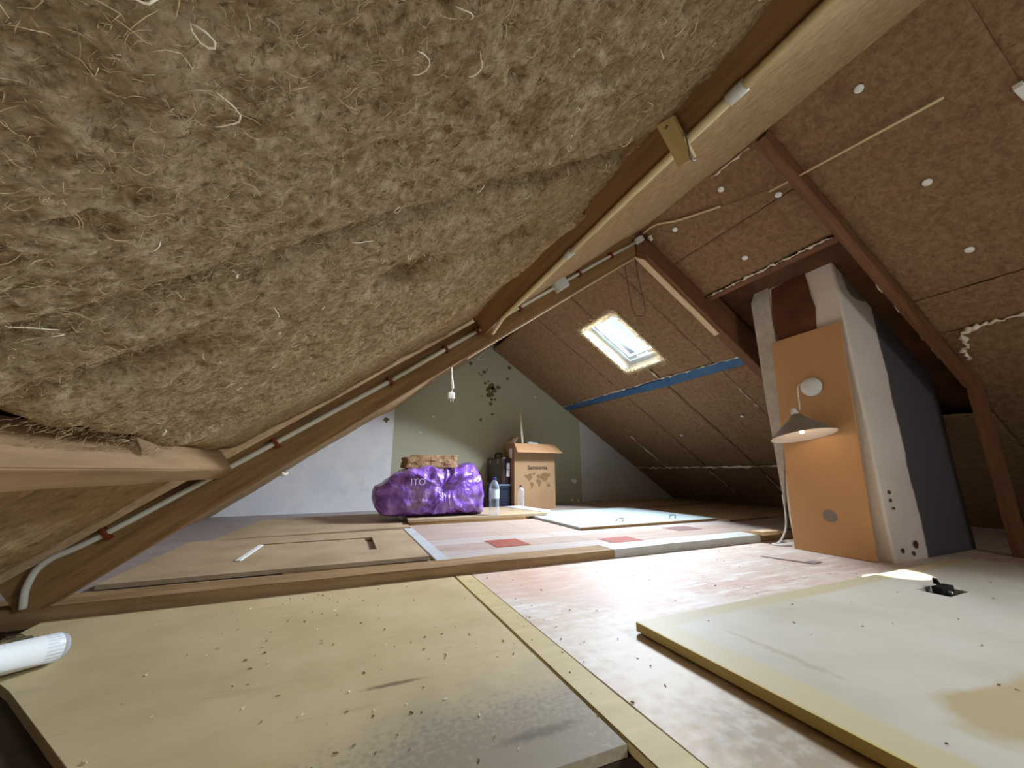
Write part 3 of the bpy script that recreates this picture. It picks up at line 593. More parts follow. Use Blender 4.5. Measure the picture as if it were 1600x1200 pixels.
# ------------------------------------------------------------------ pipes and wiring
YC = YA-0.012
t = empty('conduit', (-0.853, YC, 0.046))
path = smoothpath([(-0.853, YC, 0.042), (-0.856, YC, 0.110), (-0.825, YC, 0.175), (-0.701, YC, 0.248), (-0.257, YC, 0.556), (0.157, YC, 0.846)], 8)
tube('pipe', path, 0.0098, PVC, t)
tube('pipe', [(0.157, YC, 0.846), (0.404, YC, 1.030), (0.62, YC, 1.190)], 0.0098, PVC, t)
tube('pipe', [(0.70, YC, 1.245), (1.0, YC, 1.466), (1.35, YC, 1.725), (1.66, YC, 1.945)], 0.0088, PVC, t)
for x, z in ((-0.70, 0.248), (-0.255, 0.557), (0.157, 0.846), (0.404, 1.030), (0.56, 1.146), (0.80, 1.318), (1.20, 1.614), (1.45, 1.796)):
    bm = bmesh.new(); add_box(bm, (-0.007, -0.016, -0.022), (0.007, 0.012, 0.022), 0.003)
    c = bmobj('pipe_clip', bm, CLIP, t, loc=(x, YC, z)); c.rotation_euler = (0, -math.atan(TL), 0)
fix_parent(t); tag(t, 'white conduit clipped along the long rafter, bending down at floor', 'conduit')
t = empty('conduit', PL(0.552, 0, 0.09))
tube('pipe', [PL(0.546, -1.5, 0.088), PL(0.546, 0.345, 0.088)], 0.0095, PVCY, t); tube('pipe', [PL(0.546, 0.345, 0.088), PL(0.546, 0.92, 0.088)], 0.0095, PVCY, t)
tube('pipe', [PL(0.546, 0.92, 0.088), PL(0.548, 1.5, 0.088), PL(0.575, 1.71, 0.10)], 0.0095, PVCY, t)
for y in (0.345, 0.92): tube('coupling', [PL(0.546, y-0.016, 0.088), PL(0.546, y+0.016, 0.088)], 0.0125, BOXP, t)
fix_parent(t); tag(t, 'cream conduit running along the upper purlin toward the ridge', 'conduit')
def jbox(loc, s, label):
    t = empty('junction_box', loc); q = Vector(s)/2
    box('body', Vector(loc)-q, Vector(loc)+q, BOXP, t, bevel=0.006)
    box('cover', Vector(loc)-Vector((q.x*.9, q.y+.006, q.z*.9)), Vector(loc)+Vector((q.x*.9, -q.y+.002, q.z*.9)), BOXP, t, bevel=0.003)
    fix_parent(t); nest(t, 'cover', 'body'); t.rotation_euler = (0, -math.atan(TL), 0); tag(t, label, 'junction box')
jbox((1.055, YC-0.012, 1.508), (0.092, 0.04, 0.075), 'square white junction box on the rafter conduit')
jbox((0.665, YC-0.012, 1.222), (0.065, 0.035, 0.04), 'small pale fitting where the two conduits meet')
jbox((1.685, YC-0.010, 1.965), (0.06, 0.03, 0.04), 'small pale fitting at the top of the rafters')
t = empty('conduit', PR(1.75, 1.6, 0.02))
tube('pipe', smoothpath([PR(1.735, 1.73, 0.03), PR(1.745, 1.62, 0.02), PR(1.80, 1.50, 0.015), PR(1.871, 1.262, 0.015)], 6), 0.006, PVCY, t)
tube('wire', smoothpath([PR(1.871, 1.262, 0.015), PR(1.91, 1.14, 0.012), PR(1.936, 1.024, 0.02)], 6), 0.0022, COPP, t)
tube('pipe', [PR(1.936, 1.024, 0.045), PR(1.998, 0.41, 0.03)], 0.0055, PVCY, t)
fix_parent(t); tag(t, 'thin cream conduit across the right slope with a bare wire gap', 'conduit')
t = box('plastic_strip', PR(2.07, 0.27, 0.02)-Vector((.09, .012, .010)), PR(2.07, 0.27, 0.02)+Vector((.09, .012, .010)), PVCW); t.location = (0.09, -0.005, -0.03)
tag(t, 'white plastic strip at the right edge, high on the slope', 'strip')
# plywood block with hook
t = empty('plywood_cleat', PL(0.57, 0.49, 0.10))
y_c = 0.482
PLY = mat('plywood', [(176, 150, 96), (192, 166, 112)], rough=0.7, scale=8, stretch=(1, 6, 1), bump=0.2, bscale=60, bdist=0.001)
fnc = lambda u, v, w_: PL(0.548-w_*cl, u, v)
prism('plate', [(0.478, 0.026), (0.442, 0.036), (0.447, 0.130), (0.483, 0.124)], 0.020, 0.032, PLY, t, bevel=0.001, fn=fnc)
lathe('screw', [(0, 0.002), (0.0035, 0.0015), (0.004, 0)], METAL, t, seg=10, loc=fnc(0.461, 0.045, 0.0325), rot=(0, -math.pi/2-math.atan(TL)*0+0.0, 0))
pA = fnc(0.440, 0.075, 0.026); tube('hook', smoothpath([pA, pA+Vector((0.006, 0, -0.03)), pA+Vector((0.008, 0, -0.058)), pA+Vector((0.016, 0, -0.066)), pA+Vector((0.022, 0, -0.058))], 5), 0.0018, METAL, t, seg=6)
fix_parent(t); nest(t, 'screw', 'plate'); nest(t, 'hook', 'plate'); tag(t, 'small plywood cleat with wire hook screwed across the upper purlin', 'wood block')
# loops of dark cable under the ridge, hanging plug, wire triangle
o = tube('hanging_cable', smoothpath([PR(1.80, 2.0, 0.0), PR(1.84, 2.03, 0.05), (2.03, 2.22, 1.72), (2.08, 2.21, 1.67), (2.08, 2.14, 1.69), (1.93, 2.02, 1.84), PR(1.82, 1.93, 0.0)], 8), 0.003, DARKW, seg=6); tag(o, 'thin dark cable hanging in a loop below the ridge', 'cable')
t = empty('hanging_plug', (0.76, 3.0, 1.0))
tube('cord', smoothpath([(0.752, 3.0, 1.36), (0.753, 3.0, 1.25), (0.765, 3.0, 1.13), (0.757, 3.0, 1.075)], 6), 0.003, PVCW, t, seg=6)
tube('sleeve', [(0.754, 3.0, 1.225), (0.759, 3.0, 1.17), (0.766, 3.0, 1.115)], [0.006, 0.011, 0.011], PVCW, t)
bm = bmesh.new(); add_box(bm, (0.728, 2.985, 1.025), (0.785, 3.015, 1.08), 0.01); bmobj('plug_body', bm, PVCW, t)
for dx in (-0.011, 0.011): tube('pin', [(0.757+dx, 3.0, 1.03), (0.757+dx, 3.0, 0.985)], 0.004, METAL, t, seg=8)
fix_parent(t); nest(t, 'pin', 'plug_body'); tag(t, 'white electrical plug hanging on its cord before the green wall', 'plug')
t = tube('wire_triangle', [(1.485, 4.56, 1.88), (1.60, 4.56, 1.90), (1.56, 4.56, 1.975), (1.48, 4.56, 1.882), (1.485, 4.56, 1.88)], 0.005, PVCW, seg=6); tag(t, 'little white wire triangle near the top of the green wall', 'hanger')

# ------------------------------------------------------------------ back wall marks
def blob(name, cx, cz, r, material, seed, parent=wb, sx=1.0):
    n = 14; poly = []
    for k in range(n):
        a = 2*math.pi*k/n; rr = r*(0.65+0.7*float(vn(k*0.9, seed, 3))); poly.append((cx+math.cos(a)*rr*sx, cz+math.sin(a)*rr))
    return prism(name, poly, 0.0, 0.0025, material, parent, fn=lambda u, v, w_: (u, Y1-w_, v))
for k, (x, z, r_) in enumerate([(1.66, 1.50, .035), (1.706, 1.545, .045), (1.74, 1.50, .04), (1.70, 1.44, .04), (1.66, 1.42, .028), (1.807, 1.54, .03), (1.616, 1.585, .018), (1.66, 1.61, .016), (1.70, 1.31, .026), (1.76, 1.375, .018), (1.72, 1.175, .018), (1.563, 1.09, .02), (1.406, 1.83, .025), (1.60, 1.73, .025), (1.56, 1.685, .016), (1.53, 1.71, .012), (1.965, 1.83, .028), (1.937, 1.673, .02), (1.64, 1.77, .010), (1.57, 1.40, .01), (1.71, 1.37, .02)]):
    blob('glue_spot', x, z, r_, PATCH, k*3+1)
for k, (x, z, r_, sx) in enumerate([(2.94, 0.31, .028, 1.6), (0.95, 1.1, .012, 1), (2.35, 1.45, .012, 1), (0.80, 0.9, .008, 1), (2.9, 0.06, .018, 1), (3.0, .05, .015, 1)]):
    blob('plaster_chip', x, z, r_, CHIP, k*5+2, sx=sx)
blob('plaster_chip', 0.40, 1.03, .028, PATCH, 77)

# ------------------------------------------------------------------ chimney, leaning board, lamp
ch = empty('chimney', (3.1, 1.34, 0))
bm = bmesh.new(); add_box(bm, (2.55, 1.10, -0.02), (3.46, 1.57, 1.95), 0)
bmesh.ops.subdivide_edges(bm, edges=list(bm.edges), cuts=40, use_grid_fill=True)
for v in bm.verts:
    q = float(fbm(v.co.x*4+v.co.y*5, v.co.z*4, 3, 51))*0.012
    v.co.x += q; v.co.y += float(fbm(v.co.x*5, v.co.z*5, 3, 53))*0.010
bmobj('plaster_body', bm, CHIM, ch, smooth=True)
prism('bare_patch', [(1.235, 1.10), (1.462, 1.10), (1.478, 1.45), (1.455, 1.645), (1.25, 1.665), (1.237, 1.5), (1.226, 1.42), (1.24, 1.3)], 0, 0.006, BROWNB, ch, fn=lambda u, v, w_: (2.549-w_, u, v))
prism('mortar_lip', [(1.48, 1.05), (1.585, 0.2), (1.60, 0.9), (1.60, 1.6), (1.56, 1.68), (1.47, 1.69), (1.48, 1.5)], 0, 0.010, mat('rough_mortar', [(178, 168, 152), (206, 196, 182)], rough=0.9, scale=20, bump=0.8, bscale=40, bdist=0.01), ch, fn=lambda u, v, w_: (2.549-w_, u, v))
for k, (x, z, r_) in enumerate([(2.63, 0.055, .013), (2.73, 0.035, .012), (2.77, 0.075, .02), (2.62, 0.34, .010), (2.615, 0.30, .009), (2.63, 0.26, .008)]):
    n = 9; prism('hole', [(x+math.cos(2*math.pi*q/n)*r_*(.7+.6*random.random()), z+math.sin(2*math.pi*q/n)*r_) for q in range(n)], 0, 0.002, BROWNB, ch, fn=lambda u, v, w_: (u, 1.0935-w_, v))
fix_parent(ch); tag(ch, 'plastered chimney breast, white with a grey painted right half', 'chimney')
t = empty('leaning_board', (2.49, 1.34, 0))
fnb = lambda u, v, w_: (2.502+0.030*v/1.27-w_, u, v)
prism('panel', [(1.145, 0.002), (1.532, 0.002), (1.492, 1.272), (1.108, 1.280)], 0, 0.016, ORB, t, fn=fnb, bevel=0.001)
prism('round_sticker', [(1.318+math.cos(2*math.pi*k/24)*.034, 0.205+math.sin(2*math.pi*k/24)*.034) for k in range(24)], 0.0165, 0.018, GREYST, t, fn=fnb)
fix_parent(t); tag(t, 'tall ochre hardboard panel leaning on the chimney, grey round sticker low', 'board')
t = empty('pendant_lamp', (2.34, 1.285, 0.93))
ry = (0, -math.pi/2, 0)
lathe('ceiling_rose', [(0, 0.030), (0.02, 0.029), (0.042, 0.022), (0.054, 0.010), (0.057, 0.0), (0, 0)], PVCW, t, loc=(2.500, 1.300, 0.935), rot=ry)
tube('hook_arm', smoothpath([(2.475, 1.300, 0.935), (2.42, 1.30, 0.945), (2.37, 1.295, 0.930), (2.345, 1.29, 0.905)], 5), 0.003, PVCW, t, seg=6)
tube('cord', smoothpath([(2.345, 1.29, 0.905), (2.342, 1.292, 0.84), (2.34, 1.295, 0.785)], 4), 0.0035, PVCW, t, seg=8)
TILT = (-0.19, 0.02, 0)
sh = lathe('shade', [(0.022, 0.125), (0.030, 0.118), (0.036, 0.105), (0.155, 0.004), (0.158, 0.0), (0.155, -0.001), (0.034, 0.100), (0.026, 0.114), (0.020, 0.121)], SHADEO, t, seg=48, loc=(2.34, 1.30, 0.640), rot=TILT, closed=True)
sh.data.materials.append(SHADEI)
for p_ in sh.data.polygons:
    c = p_.center; rr = math.hypot(c.x, c.y)
    if rr < 0.1555 and p_.normal.z < 0: p_.material_index = 1
lathe('lamp_holder', [(0.0, 0.165), (0.010, 0.163), (0.014, 0.15), (0.018, 0.135), (0.020, 0.07), (0, 0.07)], PVCW, t, seg=16, loc=(2.34, 1.30, 0.640), rot=TILT)
lathe('bulb', [(0.0, 0.012), (0.009, 0.016), (0.011, 0.03), (0.011, 0.07), (0, 0.072)], BULB, t, seg=16, loc=(2.34, 1.30, 0.640), rot=TILT)
fix_parent(t); nest(t, 'bulb', 'lamp_holder'); tag(t, 'grey cone pendant lamp with white rose hung on the ochre board', 'lamp')
o = tube('cable', smoothpath([(2.56, 1.60, 0.30), (2.555, 1.595, 0.20), (2.54, 1.60, 0.10), (2.51, 1.63, 0.02), (2.47, 1.65, 0.006), (2.50, 1.60, 0.006), (2.56, 1.59, 0.006)], 7), 0.005, PVCW, seg=8); tag(o, 'white cable trailing to the floor behind the ochre board', 'cable')

# ------------------------------------------------------------------ near floor
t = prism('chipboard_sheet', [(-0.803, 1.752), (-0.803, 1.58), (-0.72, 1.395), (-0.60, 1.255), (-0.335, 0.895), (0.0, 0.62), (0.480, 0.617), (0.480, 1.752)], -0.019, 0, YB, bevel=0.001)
tag(t, 'large yellowish chipboard sheet on the floor in the left foreground', 'board')
t = beam('pine_strip', (0.522, 0.35, 0), (0.522, 1.752, 0), (1, 0, 0), (0, 0, 1), 0.036, -0.019, 0.001, STRIP, bevel=0.002, wob=0.0008); tag(t, 'pale narrow pine strip along the yellow sheet, beside the dark hatch', 'board')
t = cells('floor_sheet', [0.561, 1.7, 3.4, 5.1], [-1.2, 0.9, 1.755], set(), -0.019, 0, REDF); tag(t, 'worn pinkish red floor sheet in front of the tie beam', 'floor sheet')
t = prism('thin_card', [(2.09, 1.47), (2.16, 1.25), (2.25, 1.262), (2.23, 1.30), (2.17, 1.30)], 0.001, 0.004, LAMG); tag(t, 'thin grey-brown card scrap on floor before the ochre board', 'card')
# door leaf lying on the right
t = empty('door_leaf', (1.8, 0.4, 0))
xs = [0.806, 1.935, 2.075, 2.85]; ys = [-0.6, 0.705, 0.795, 0.962]
cells('panel', xs, ys, {(1, 1)}, 0.006, 0.030, DOORP, t)
box('edge_strip', (0.799, -0.6, 0.008), (0.806, 0.958, 0.0305), DOORE, t, bevel=0.001)
box('lower_lip', (0.815, -0.6, 0.0), (2.8, 0.955, 0.006), CHIPE, t, bevel=0)
lk = box('lock_recess', (1.938, 0.708, 0.0065), (2.072, 0.792, 0.010), BLACK, t, bevel=0)
fix_parent(t); tag(t, 'cream door leaf lying flat in the right foreground with lock cut-out', 'door leaf')
t = empty('door_lock', (2.0, 0.75, 0.01))
box('lock_case', (1.975, 0.735, 0.0102), (2.06, 0.765, 0.046), BLACK, t, bevel=0.003)
prism('lever', [(0.0, 0.0), (0.03, 0.018), (0.045, 0.042), (0.038, 0.046), (0.018, 0.028), (-0.004, 0.012)], 0, 0.01, BLACK, t, fn=lambda u, v, w_: (1.975-u*0.5+0.06, 0.77-w_, 0.04+v*0.6))
lathe('knob', [(0, 0.014), (0.007, 0.012), (0.009, 0.006), (0.007, 0), (0, 0)], METAL, t, seg=14, loc=(1.99, 0.728, 0.030), rot=(math.pi/2, 0, 0))
prism('latch_spike', [(0, 0), (0.02, 0.0), (0.016, 0.03), (0.008, 0.022), (0.002, 0.034)], 0, 0.008, BLACK, t, fn=lambda u, v, w_: (2.03+u, 0.77+w_, 0.044+v*.6))
fix_parent(t); nest(t, 'knob', 'lock_case'); nest(t, 'lever', 'lock_case'); tag(t, 'black metal lock poking out of the door leaf cut-out', 'lock')
# white tube at the left edge
t = empty('white_tube', (-0.6, 1.3, 0))
dv = Vector((-0.62, -0.78, 0.10)).normalized(); p1 = Vector((-0.60, 1.385, 0.034))
tube('tube_body', [p1, p1+dv*0.4], 0.031, PVCW, t, seg=24)
lathe('clear_cap', [(0.0, 0.022), (0.014, 0.020), (0.026, 0.012), (0.031, 0.0), (0.031, -0.03)], PET, t, seg=24, loc=p1, rot=(-dv).to_track_quat('Z', 'Y').to_euler())
bm = bmesh.new(); bmesh.ops.create_grid(bm, x_segments=30, y_segments=20, size=1)
for v in bm.verts:
    u, q = v.co.x, v.co.y
    v.co = Vector((-0.72+u*0.085, 1.40+q*0.06, 0.030+0.030*max(0, 1-u*u*0.8-q*q*0.8)+0.035*float(fbm(u*3, q*3, 3, 9))))
bmobj('clear_wrap', bm, FILM, t, smooth=True)
fix_parent(t); tag(t, 'white plastic tube with clear wrap lying at the left edge', 'tube')

# ------------------------------------------------------------------ rear floor
k = 0; yq = 1.905
rr = random.Random(4)
while yq < Y1-0.01:
    y2 = min(yq+0.192, Y1-0.002); x = 0.50-rr.random()*0.8
    while x < 4.9:
        x2 = x+1.25
        a, b = max(x, 0.50), min(x2, 4.95)
        if b-a > 0.05: box('floor_plank', (a+.0008, yq+.0008, 0.012), (b-.0008, y2-.0008, 0.030), LAMW if rr.random() < 0.3 else LAM, fl, bevel=0.001)
        x = x2
    yq = y2
yq = 1.905
while yq < Y1-0.01:
    y2 = min(yq+0.145, Y1-0.002)
    box('floor_plank', (-1.12, yq+.0012, 0.0), (0.4995, y2-.0012, 0.018), LAMG, fl, bevel=0.0015)
    yq = y2
box('floor_strip', (0.445, 1.905, 0.0185), (0.508, 3.06, 0.0315), TAPE, fl, bevel=0.001)
for nm, q, M in (('floor_square', (0.825, 2.11, 1.035, 2.33), REDT), ('floor_square', (1.505, 1.93, 1.735, 2.115), REDT), ('floor_square', (2.235, 2.15, 2.465, 2.32), REDTD)):
    box(nm, (q[0], q[1], 0.0302), (q[2], q[3], 0.0320), M, fl, bevel=0.0005)
t = cells('chipboard_sheet', [-0.80, -0.39, 0.155, 0.200, 0.425], [2.0, 2.28, 2.655, 2.69, 2.945], {(1, 2), (2, 2), (2, 1)}, 0.0225, 0.040, CHIPB)
tag(t, 'brown chipboard sheet with an L-shaped slot cut into it', 'board')
t = prism('chipboard_sheet', [(-0.20, 1.985), (0.46, 2.02), (0.455, 2.3), (-0.2, 2.3)], 0.0185, 0.0222, CHIPE); tag(t, 'thin dark sheet peeping from under the slotted chipboard', 'board')
t = prism('chipboard_sheet', [(-0.69, 2.955), (0.49, 3.07), (0.50, 3.17), (0.45, 4.10), (-0.60, 4.0)], 0.019, 0.040, CHIPB); tag(t, 'brown chipboard sheet lying against the white wall, left of stack', 'board')
t = box('trunking_offcut', (-0.012, -0.20, 0.041), (0.012, 0.20, 0.047), PVCW); t.rotation_euler = (0, 0, -0.06); t.location = (-0.40, 2.43, 0); tag(t, 'short white plastic trunking offcut on the slotted chipboard', 'trunking')
for k, (z0, q, lb) in enumerate(((0.0305, [(0.51, 3.19), (1.50, 3.20), (1.58, 3.23), (1.595, 3.36), (1.595, 3.9), (0.56, 3.95)], 'lower brown sheet of the stack beneath the purple bag'), (0.0525, [(0.495, 3.185), (1.74, 3.21), (1.755, 3.26), (1.70, 3.95), (0.55, 3.97)], 'upper brown sheet of the stack, purple bag on top'))):
    t = prism('chipboard_sheet', q, z0, z0+0.0215, CHIPB if k else mat('darker_chipboard', [(136, 104, 62), (156, 124, 80)], rough=0.75, scale=8, bump=0.2, bscale=120, bdist=0.001), bevel=0.001); tag(t, lb, 'board')
t = prism('white_board_offcut', [(1.60, 3.90), (1.73, 3.275), (1.86, 3.36), (1.79, 3.90)], 0.0745, 0.080, LABEL); tag(t, 'narrow white offcut on the board stack before the cardboard box', 'board')
# pale door with two handles
t = empty('cupboard_door', (2.3, 3.0, 0.03))
cells('panel', [1.605, 2.985], [2.452, 3.56], set(), 0.0325, 0.050, DOOR2, t)
box('edge_band', (1.605, 2.444, 0.0325), (2.985, 2.4515, 0.0495), CHIPE, t, bevel=0)
for x in (2.07, 2.63):
    bm = bmesh.new(); tube_into(bm, smoothpath([(x-.032, 2.60, 0.050), (x-.032, 2.59, 0.070), (x-.02, 2.585, 0.078), (x+.02, 2.585, 0.078), (x+.032, 2.59, 0.070), (x+.032, 2.60, 0.050)], 4), 0.004, 8); bmobj('handle', bm, METAL, t, smooth=True)
fix_parent(t); tag(t, 'pale blue-white cupboard door with two metal handles lying flat', 'door leaf')
for k, (q, lb) in enumerate((((3.02, 2.35, 4.3, 3.35), 'brown sheet lying right of the pale cupboard door'), ((2.9, 3.60, 4.5, 4.5), 'brown sheet by the wall beyond the pale door'))):
    t = prism('chipboard_sheet', [(q[0], q[1]), (q[2], q[1]+.08), (q[2], q[3]), (q[0]+.05, q[3])], 0.0305, 0.045, CHIPB, bevel=0.001); tag(t, lb, 'board')

# ------------------------------------------------------------------ things on the stack
def bag():
    t = empty('insulation_bag', (0.7, 3.45, 0.075))
    xk = [0.235, 0.26, 0.33, 0.41, 0.50, 0.62, 0.72, 0.80, 0.86, 0.95, 1.06, 1.12, 1.16, 1.185, 1.20]
    top = [0.27, 0.315, 0.365, 0.43, 0.465, 0.48, 0.475, 0.455, 0.46, 0.495, 0.525, 0.47, 0.36, 0.25, 0.16]
    bot = [0.24, 0.16, 0.085, 0.076, 0.075, 0.075, 0.075, 0.075, 0.075, 0.075, 0.075, 0.075, 0.075, 0.078, 0.085]
    dep = [0.03, 0.10, 0.16, 0.20, 0.23, 0.25, 0.25, 0.235, 0.245, 0.25, 0.24, 0.22, 0.19, 0.15, 0.06]
    nu, nv = 200, 170; V = []; Fc = []
    for i in range(nu):
        x = 0.235+(1.20-0.235)*i/(nu-1); zt, zb, dd = np.interp(x, xk, top), np.interp(x, xk, bot), np.interp(x, xk, dep)
        cz, hz = (zt+zb)/2, (zt-zb)/2
        for j in range(nv):
            a = 2*math.pi*j/nv; c, s = math.cos(a), math.sin(a)
            e = 0.5; yy = math.copysign(abs(c)**e, c)*dd; zz = math.copysign(abs(s)**e, s)*hz
            p_ = Vector((x, 3.52-yy, cz+zz)); nrm = Vector((0, -c, s)).normalized()
            # folds radiating from the knot
            kx, kz = x-0.80, p_.z-0.30; ang = math.atan2(kz, kx); rad = math.hypot(kx, kz)
            wr = 0.013*(1-2*abs(math.sin(ang*6.5+4*float(vn(rad*7, ang*2, 3)))))*min(1, rad/0.10)*math.exp(-rad*1.6) + 0.035*float(fbm(x*6+p_.z*2, p_.z*7+c*2, 3, 5)) - 0.040*math.exp(-(rad/0.06)**2)
            f1_ = float(vn(x*7+p_.z*6, p_.z*11-x*5+c*2, 8)); wr += 0.026*(1-abs(2*f1_-1))-0.014
            f2_ = float(vn(x*30-p_.z*16, p_.z*26+c*5, 18)); wr += 0.004*(1-abs(2*f2_-1))
            if p_.z < 0.11 and s < 0: wr = min(wr, 0)*0.3
            p_ = p_+nrm*wr; p_.z = max(p_.z, 0.0745); V.append(tuple(p_))
    for i in range(nu-1):
        for j in range(nv): Fc.append((i*nv+j, i*nv+(j+1) % nv, (i+1)*nv+(j+1) % nv, (i+1)*nv+j))
    Fc.append(tuple(range(nv))[::-1]); Fc.append(tuple((nu-1)*nv+j for j in range(nv)))
    o = raw('plastic_film', V, Fc, BAG, t, smooth=True)
    # printed frame on the film
    cu = bpy.data.curves.new('print', 'FONT'); cu.body = 'ITO'; cu.size = 0.075; cu.extrude = 0.0008
    tmp = bpy.data.objects.new('tmp', cu); COL.objects.link(tmp); bpy.context.view_layer.update()
    me = bpy.data.meshes.new_from_object(tmp.evaluated_get(bpy.context.evaluated_depsgraph_get())); bpy.data.objects.remove(tmp)
    PM = mat('pale_print', [(186, 168, 196), (200, 184, 208)], rough=0.5, scale=20, bump=0)
    me.materials.clear(); q = link('printed_letters', me, PM, t); q.rotation_euler = (math.pi/2, 0, 0); q.location = (0.505, 3.243, 0.335)
    fix_parent(t); tag(t, 'bulky purple translucent plastic bag of insulation on the board stack', 'bag')
bag()
bm = bmesh.new(); add_box(bm, (0.49, 3.50, 0.475), (0.965, 3.78, 0.590), 0); bmesh.ops.subdivide_edges(bm, edges=list(bm.edges), cuts=22, use_grid_fill=True)
for v in bm.verts:
    d_ = float(fbm(v.co.x*18+v.co.y*7, v.co.z*18+v.co.y*9, 4, 61))*0.05; ce = Vector((0.73, 3.64, 0.53)); v.co += (v.co-ce).normalized()*d_
    if v.co.x < 0.56 and v.co.z > 0.53: v.co.z -= 0.02
o = bmobj('insulation_offcut', bm, BARK, smooth=True); tag(o, 'rough brown insulation offcut perched behind the purple bag', 'insulation')

def bottle(loc, h, rad, cap, label, lab):
    t = empty('water_bottle', loc); s = h/0.31
    prof = [(0, 0.004), (rad*.6, 0.0), (rad*.92, 0.004)]
    z = 0.012*s
    while z < 0.20*s:
        prof += [(rad*0.97, z), (rad*0.90, z+0.007*s)]; z += 0.014*s
    prof += [(rad, 0.21*s), (rad*.95, 0.235*s), (rad*.7, 0.262*s), (rad*.38, 0.282*s), (rad*.34, 0.295*s)]
    lathe('body', prof, PET, t, seg=28, loc=loc)
    lathe('cap', [(0, 0.312*s), (rad*.38, 0.312*s), (rad*.41, 0.308*s), (rad*.41, 0.290*s), (rad*.36, 0.290*s)], cap, t, seg=20, loc=loc)
    if lab: lathe('label', [(rad*1.015, 0.135*s), (rad*1.02, 0.14*s), (rad*1.02, 0.205*s), (rad*1.015, 0.21*s)], lab, t, seg=28, loc=loc)
    fix_parent(t); tag(t, label, 'bottle', 'plastic water bottles')
bottle((1.235, 3.24, 0.0745), 0.318, 0.045, CAPB, 'clear water bottle with blue cap and pale label beside purple bag', BLAB)
bottle((1.715, 3.72, 0.0808), 0.22, 0.037, CAPP, 'unlabelled clear bottle in front of the cardboard box', None)

# cardboard box
t = empty('cardboard_box', (2.0, 4.1, 0.03))
bx0, bx1, by0, by1, bz0, bz1 = 1.745, 2.262, 3.955, 4.30, 0.0305, 0.755
th = 0.006
box('front_side', (bx0, by0, bz0), (bx1, by0+th, bz1), CARD, t, bevel=0.001); box('back_side', (bx0, by1-th, bz0), (bx1, by1, bz1), CARD, t, bevel=0.001)
box('end_side', (bx0, by0+th, bz0), (bx0+th, by1-th, bz1), CARD, t, bevel=0.001); box('end_side', (bx1-th, by0+th, bz0), (bx1, by1-th, bz1), CARD, t, bevel=0.001)
box('base', (bx0+th, by0+th, bz0), (bx1-th, by1-th, bz0+th), CARD, t, bevel=0)
fp = lambda pts: raw('flap', [tuple(p_) for p_ in pts]+[tuple(Vector(p_)+Vector((0, 0.001, -0.005))) for p_ in pts], [(0, 1, 2, 3), (7, 6, 5, 4), (0, 4, 5, 1), (1, 5, 6, 2), (2, 6, 7, 3), (3, 7, 4, 0)], CARD, t)
FLAPL = mat('cardboard_inner', [(156, 116, 80), (164, 124, 88)], rough=0.85, scale=6, bump=0.05)
f1 = fp([(bx0, by0+.002, bz1), (bx1, by0+.002, bz1), (bx1+0.055, by0-0.095, bz1-0.105), (bx0-0.005, by0-0.10, bz1-0.102)]); f1.data.materials[0] = FLAPL
fp([(bx0, by0, bz1), (bx0, by1, bz1), (bx0+0.10, by1-0.02, bz1+0.10), (bx0+0.10, by0+0.10, bz1+0.075)])
fp([(bx0, by1, bz1), (bx1, by1, bz1), (bx1-0.02, by1+0.10, bz1-0.02), (bx0+0.05, by1+0.10, bz1-0.02)])
fp([(bx1, by0, bz1), (bx1, by1, bz1), (bx1+0.09, by1, bz1-0.08), (bx1+0.09, by0, bz1-0.08)])
cu = bpy.data.curves.new('print', 'FONT'); cu.body = 'Samsonite'; cu.size = 0.062; cu.extrude = 0.0006; cu.align_x = 'CENTER'; cu.offset = 0.0012
tmp = bpy.data.objects.new('tmp', cu); COL.objects.link(tmp); bpy.context.view_layer.update()
me = bpy.data.meshes.new_from_object(tmp.evaluated_get(bpy.context.evaluated_depsgraph_get())); bpy.data.objects.remove(tmp); me.materials.clear()
q = link('printed_letters', me, PRINTD, t); q.rotation_euler = (math.pi/2, 0, 0); q.location = (2.035, by0-0.0008, 0.465)
CONT = [[(0, .62), (.05, .72), (.10, .66), (.16, .72), (.22, .78), (.30, .74), (.26, .64), (.33, .60), (.27, .52), (.24, .44), (.20, .42), (.22, .36), (.17, .40), (.12, .50), (.08, .58)],
        [(.31, .76), (.36, .80), (.42, .78), (.38, .68), (.34, .66)],
        [(.23, .34), (.30, .34), (.36, .26), (.33, .16), (.29, .08), (.27, .0), (.25, .06), (.25, .18), (.21, .26)],
        [(.46, .56), (.47, .66), (.52, .72), (.56, .66), (.60, .70), (.68, .78), (.80, .80), (.92, .76), (1.0, .72), (.96, .64), (.92, .58), (.88, .60), (.87, .48), (.82, .42), (.78, .34), (.75, .44), (.71, .34), (.67, .46), (.62, .48), (.58, .52), (.52, .52)],
        [(.44, .42), (.48, .50), (.56, .48), (.62, .42), (.66, .36), (.61, .28), (.60, .18), (.56, .08), (.52, .14), (.51, .28), (.46, .32)],
        [(.82, .20), (.88, .27), (.95, .25), (.97, .16), (.91, .11), (.85, .13)], [(.79, .31), (.84, .33), (.90, .30), (.84, .28)]]
for c in CONT:
    bm = bmesh.new(); vs = [bm.verts.new((1.862+u*0.345, by0-0.0006, 0.245+v*0.23)) for u, v in c]; f = bm.faces.new(vs)
    ex = bmesh.ops.extrude_face_region(bm, geom=[f]); [setattr(v, 'co', v.co+Vector((0, 0.0008, 0))) for v in ex['geom'] if isinstance(v, bmesh.types.BMVert)]
    bmesh.ops.triangulate(bm, faces=bm.faces[:]); bmobj('printed_continent', bm, PRINT, t)
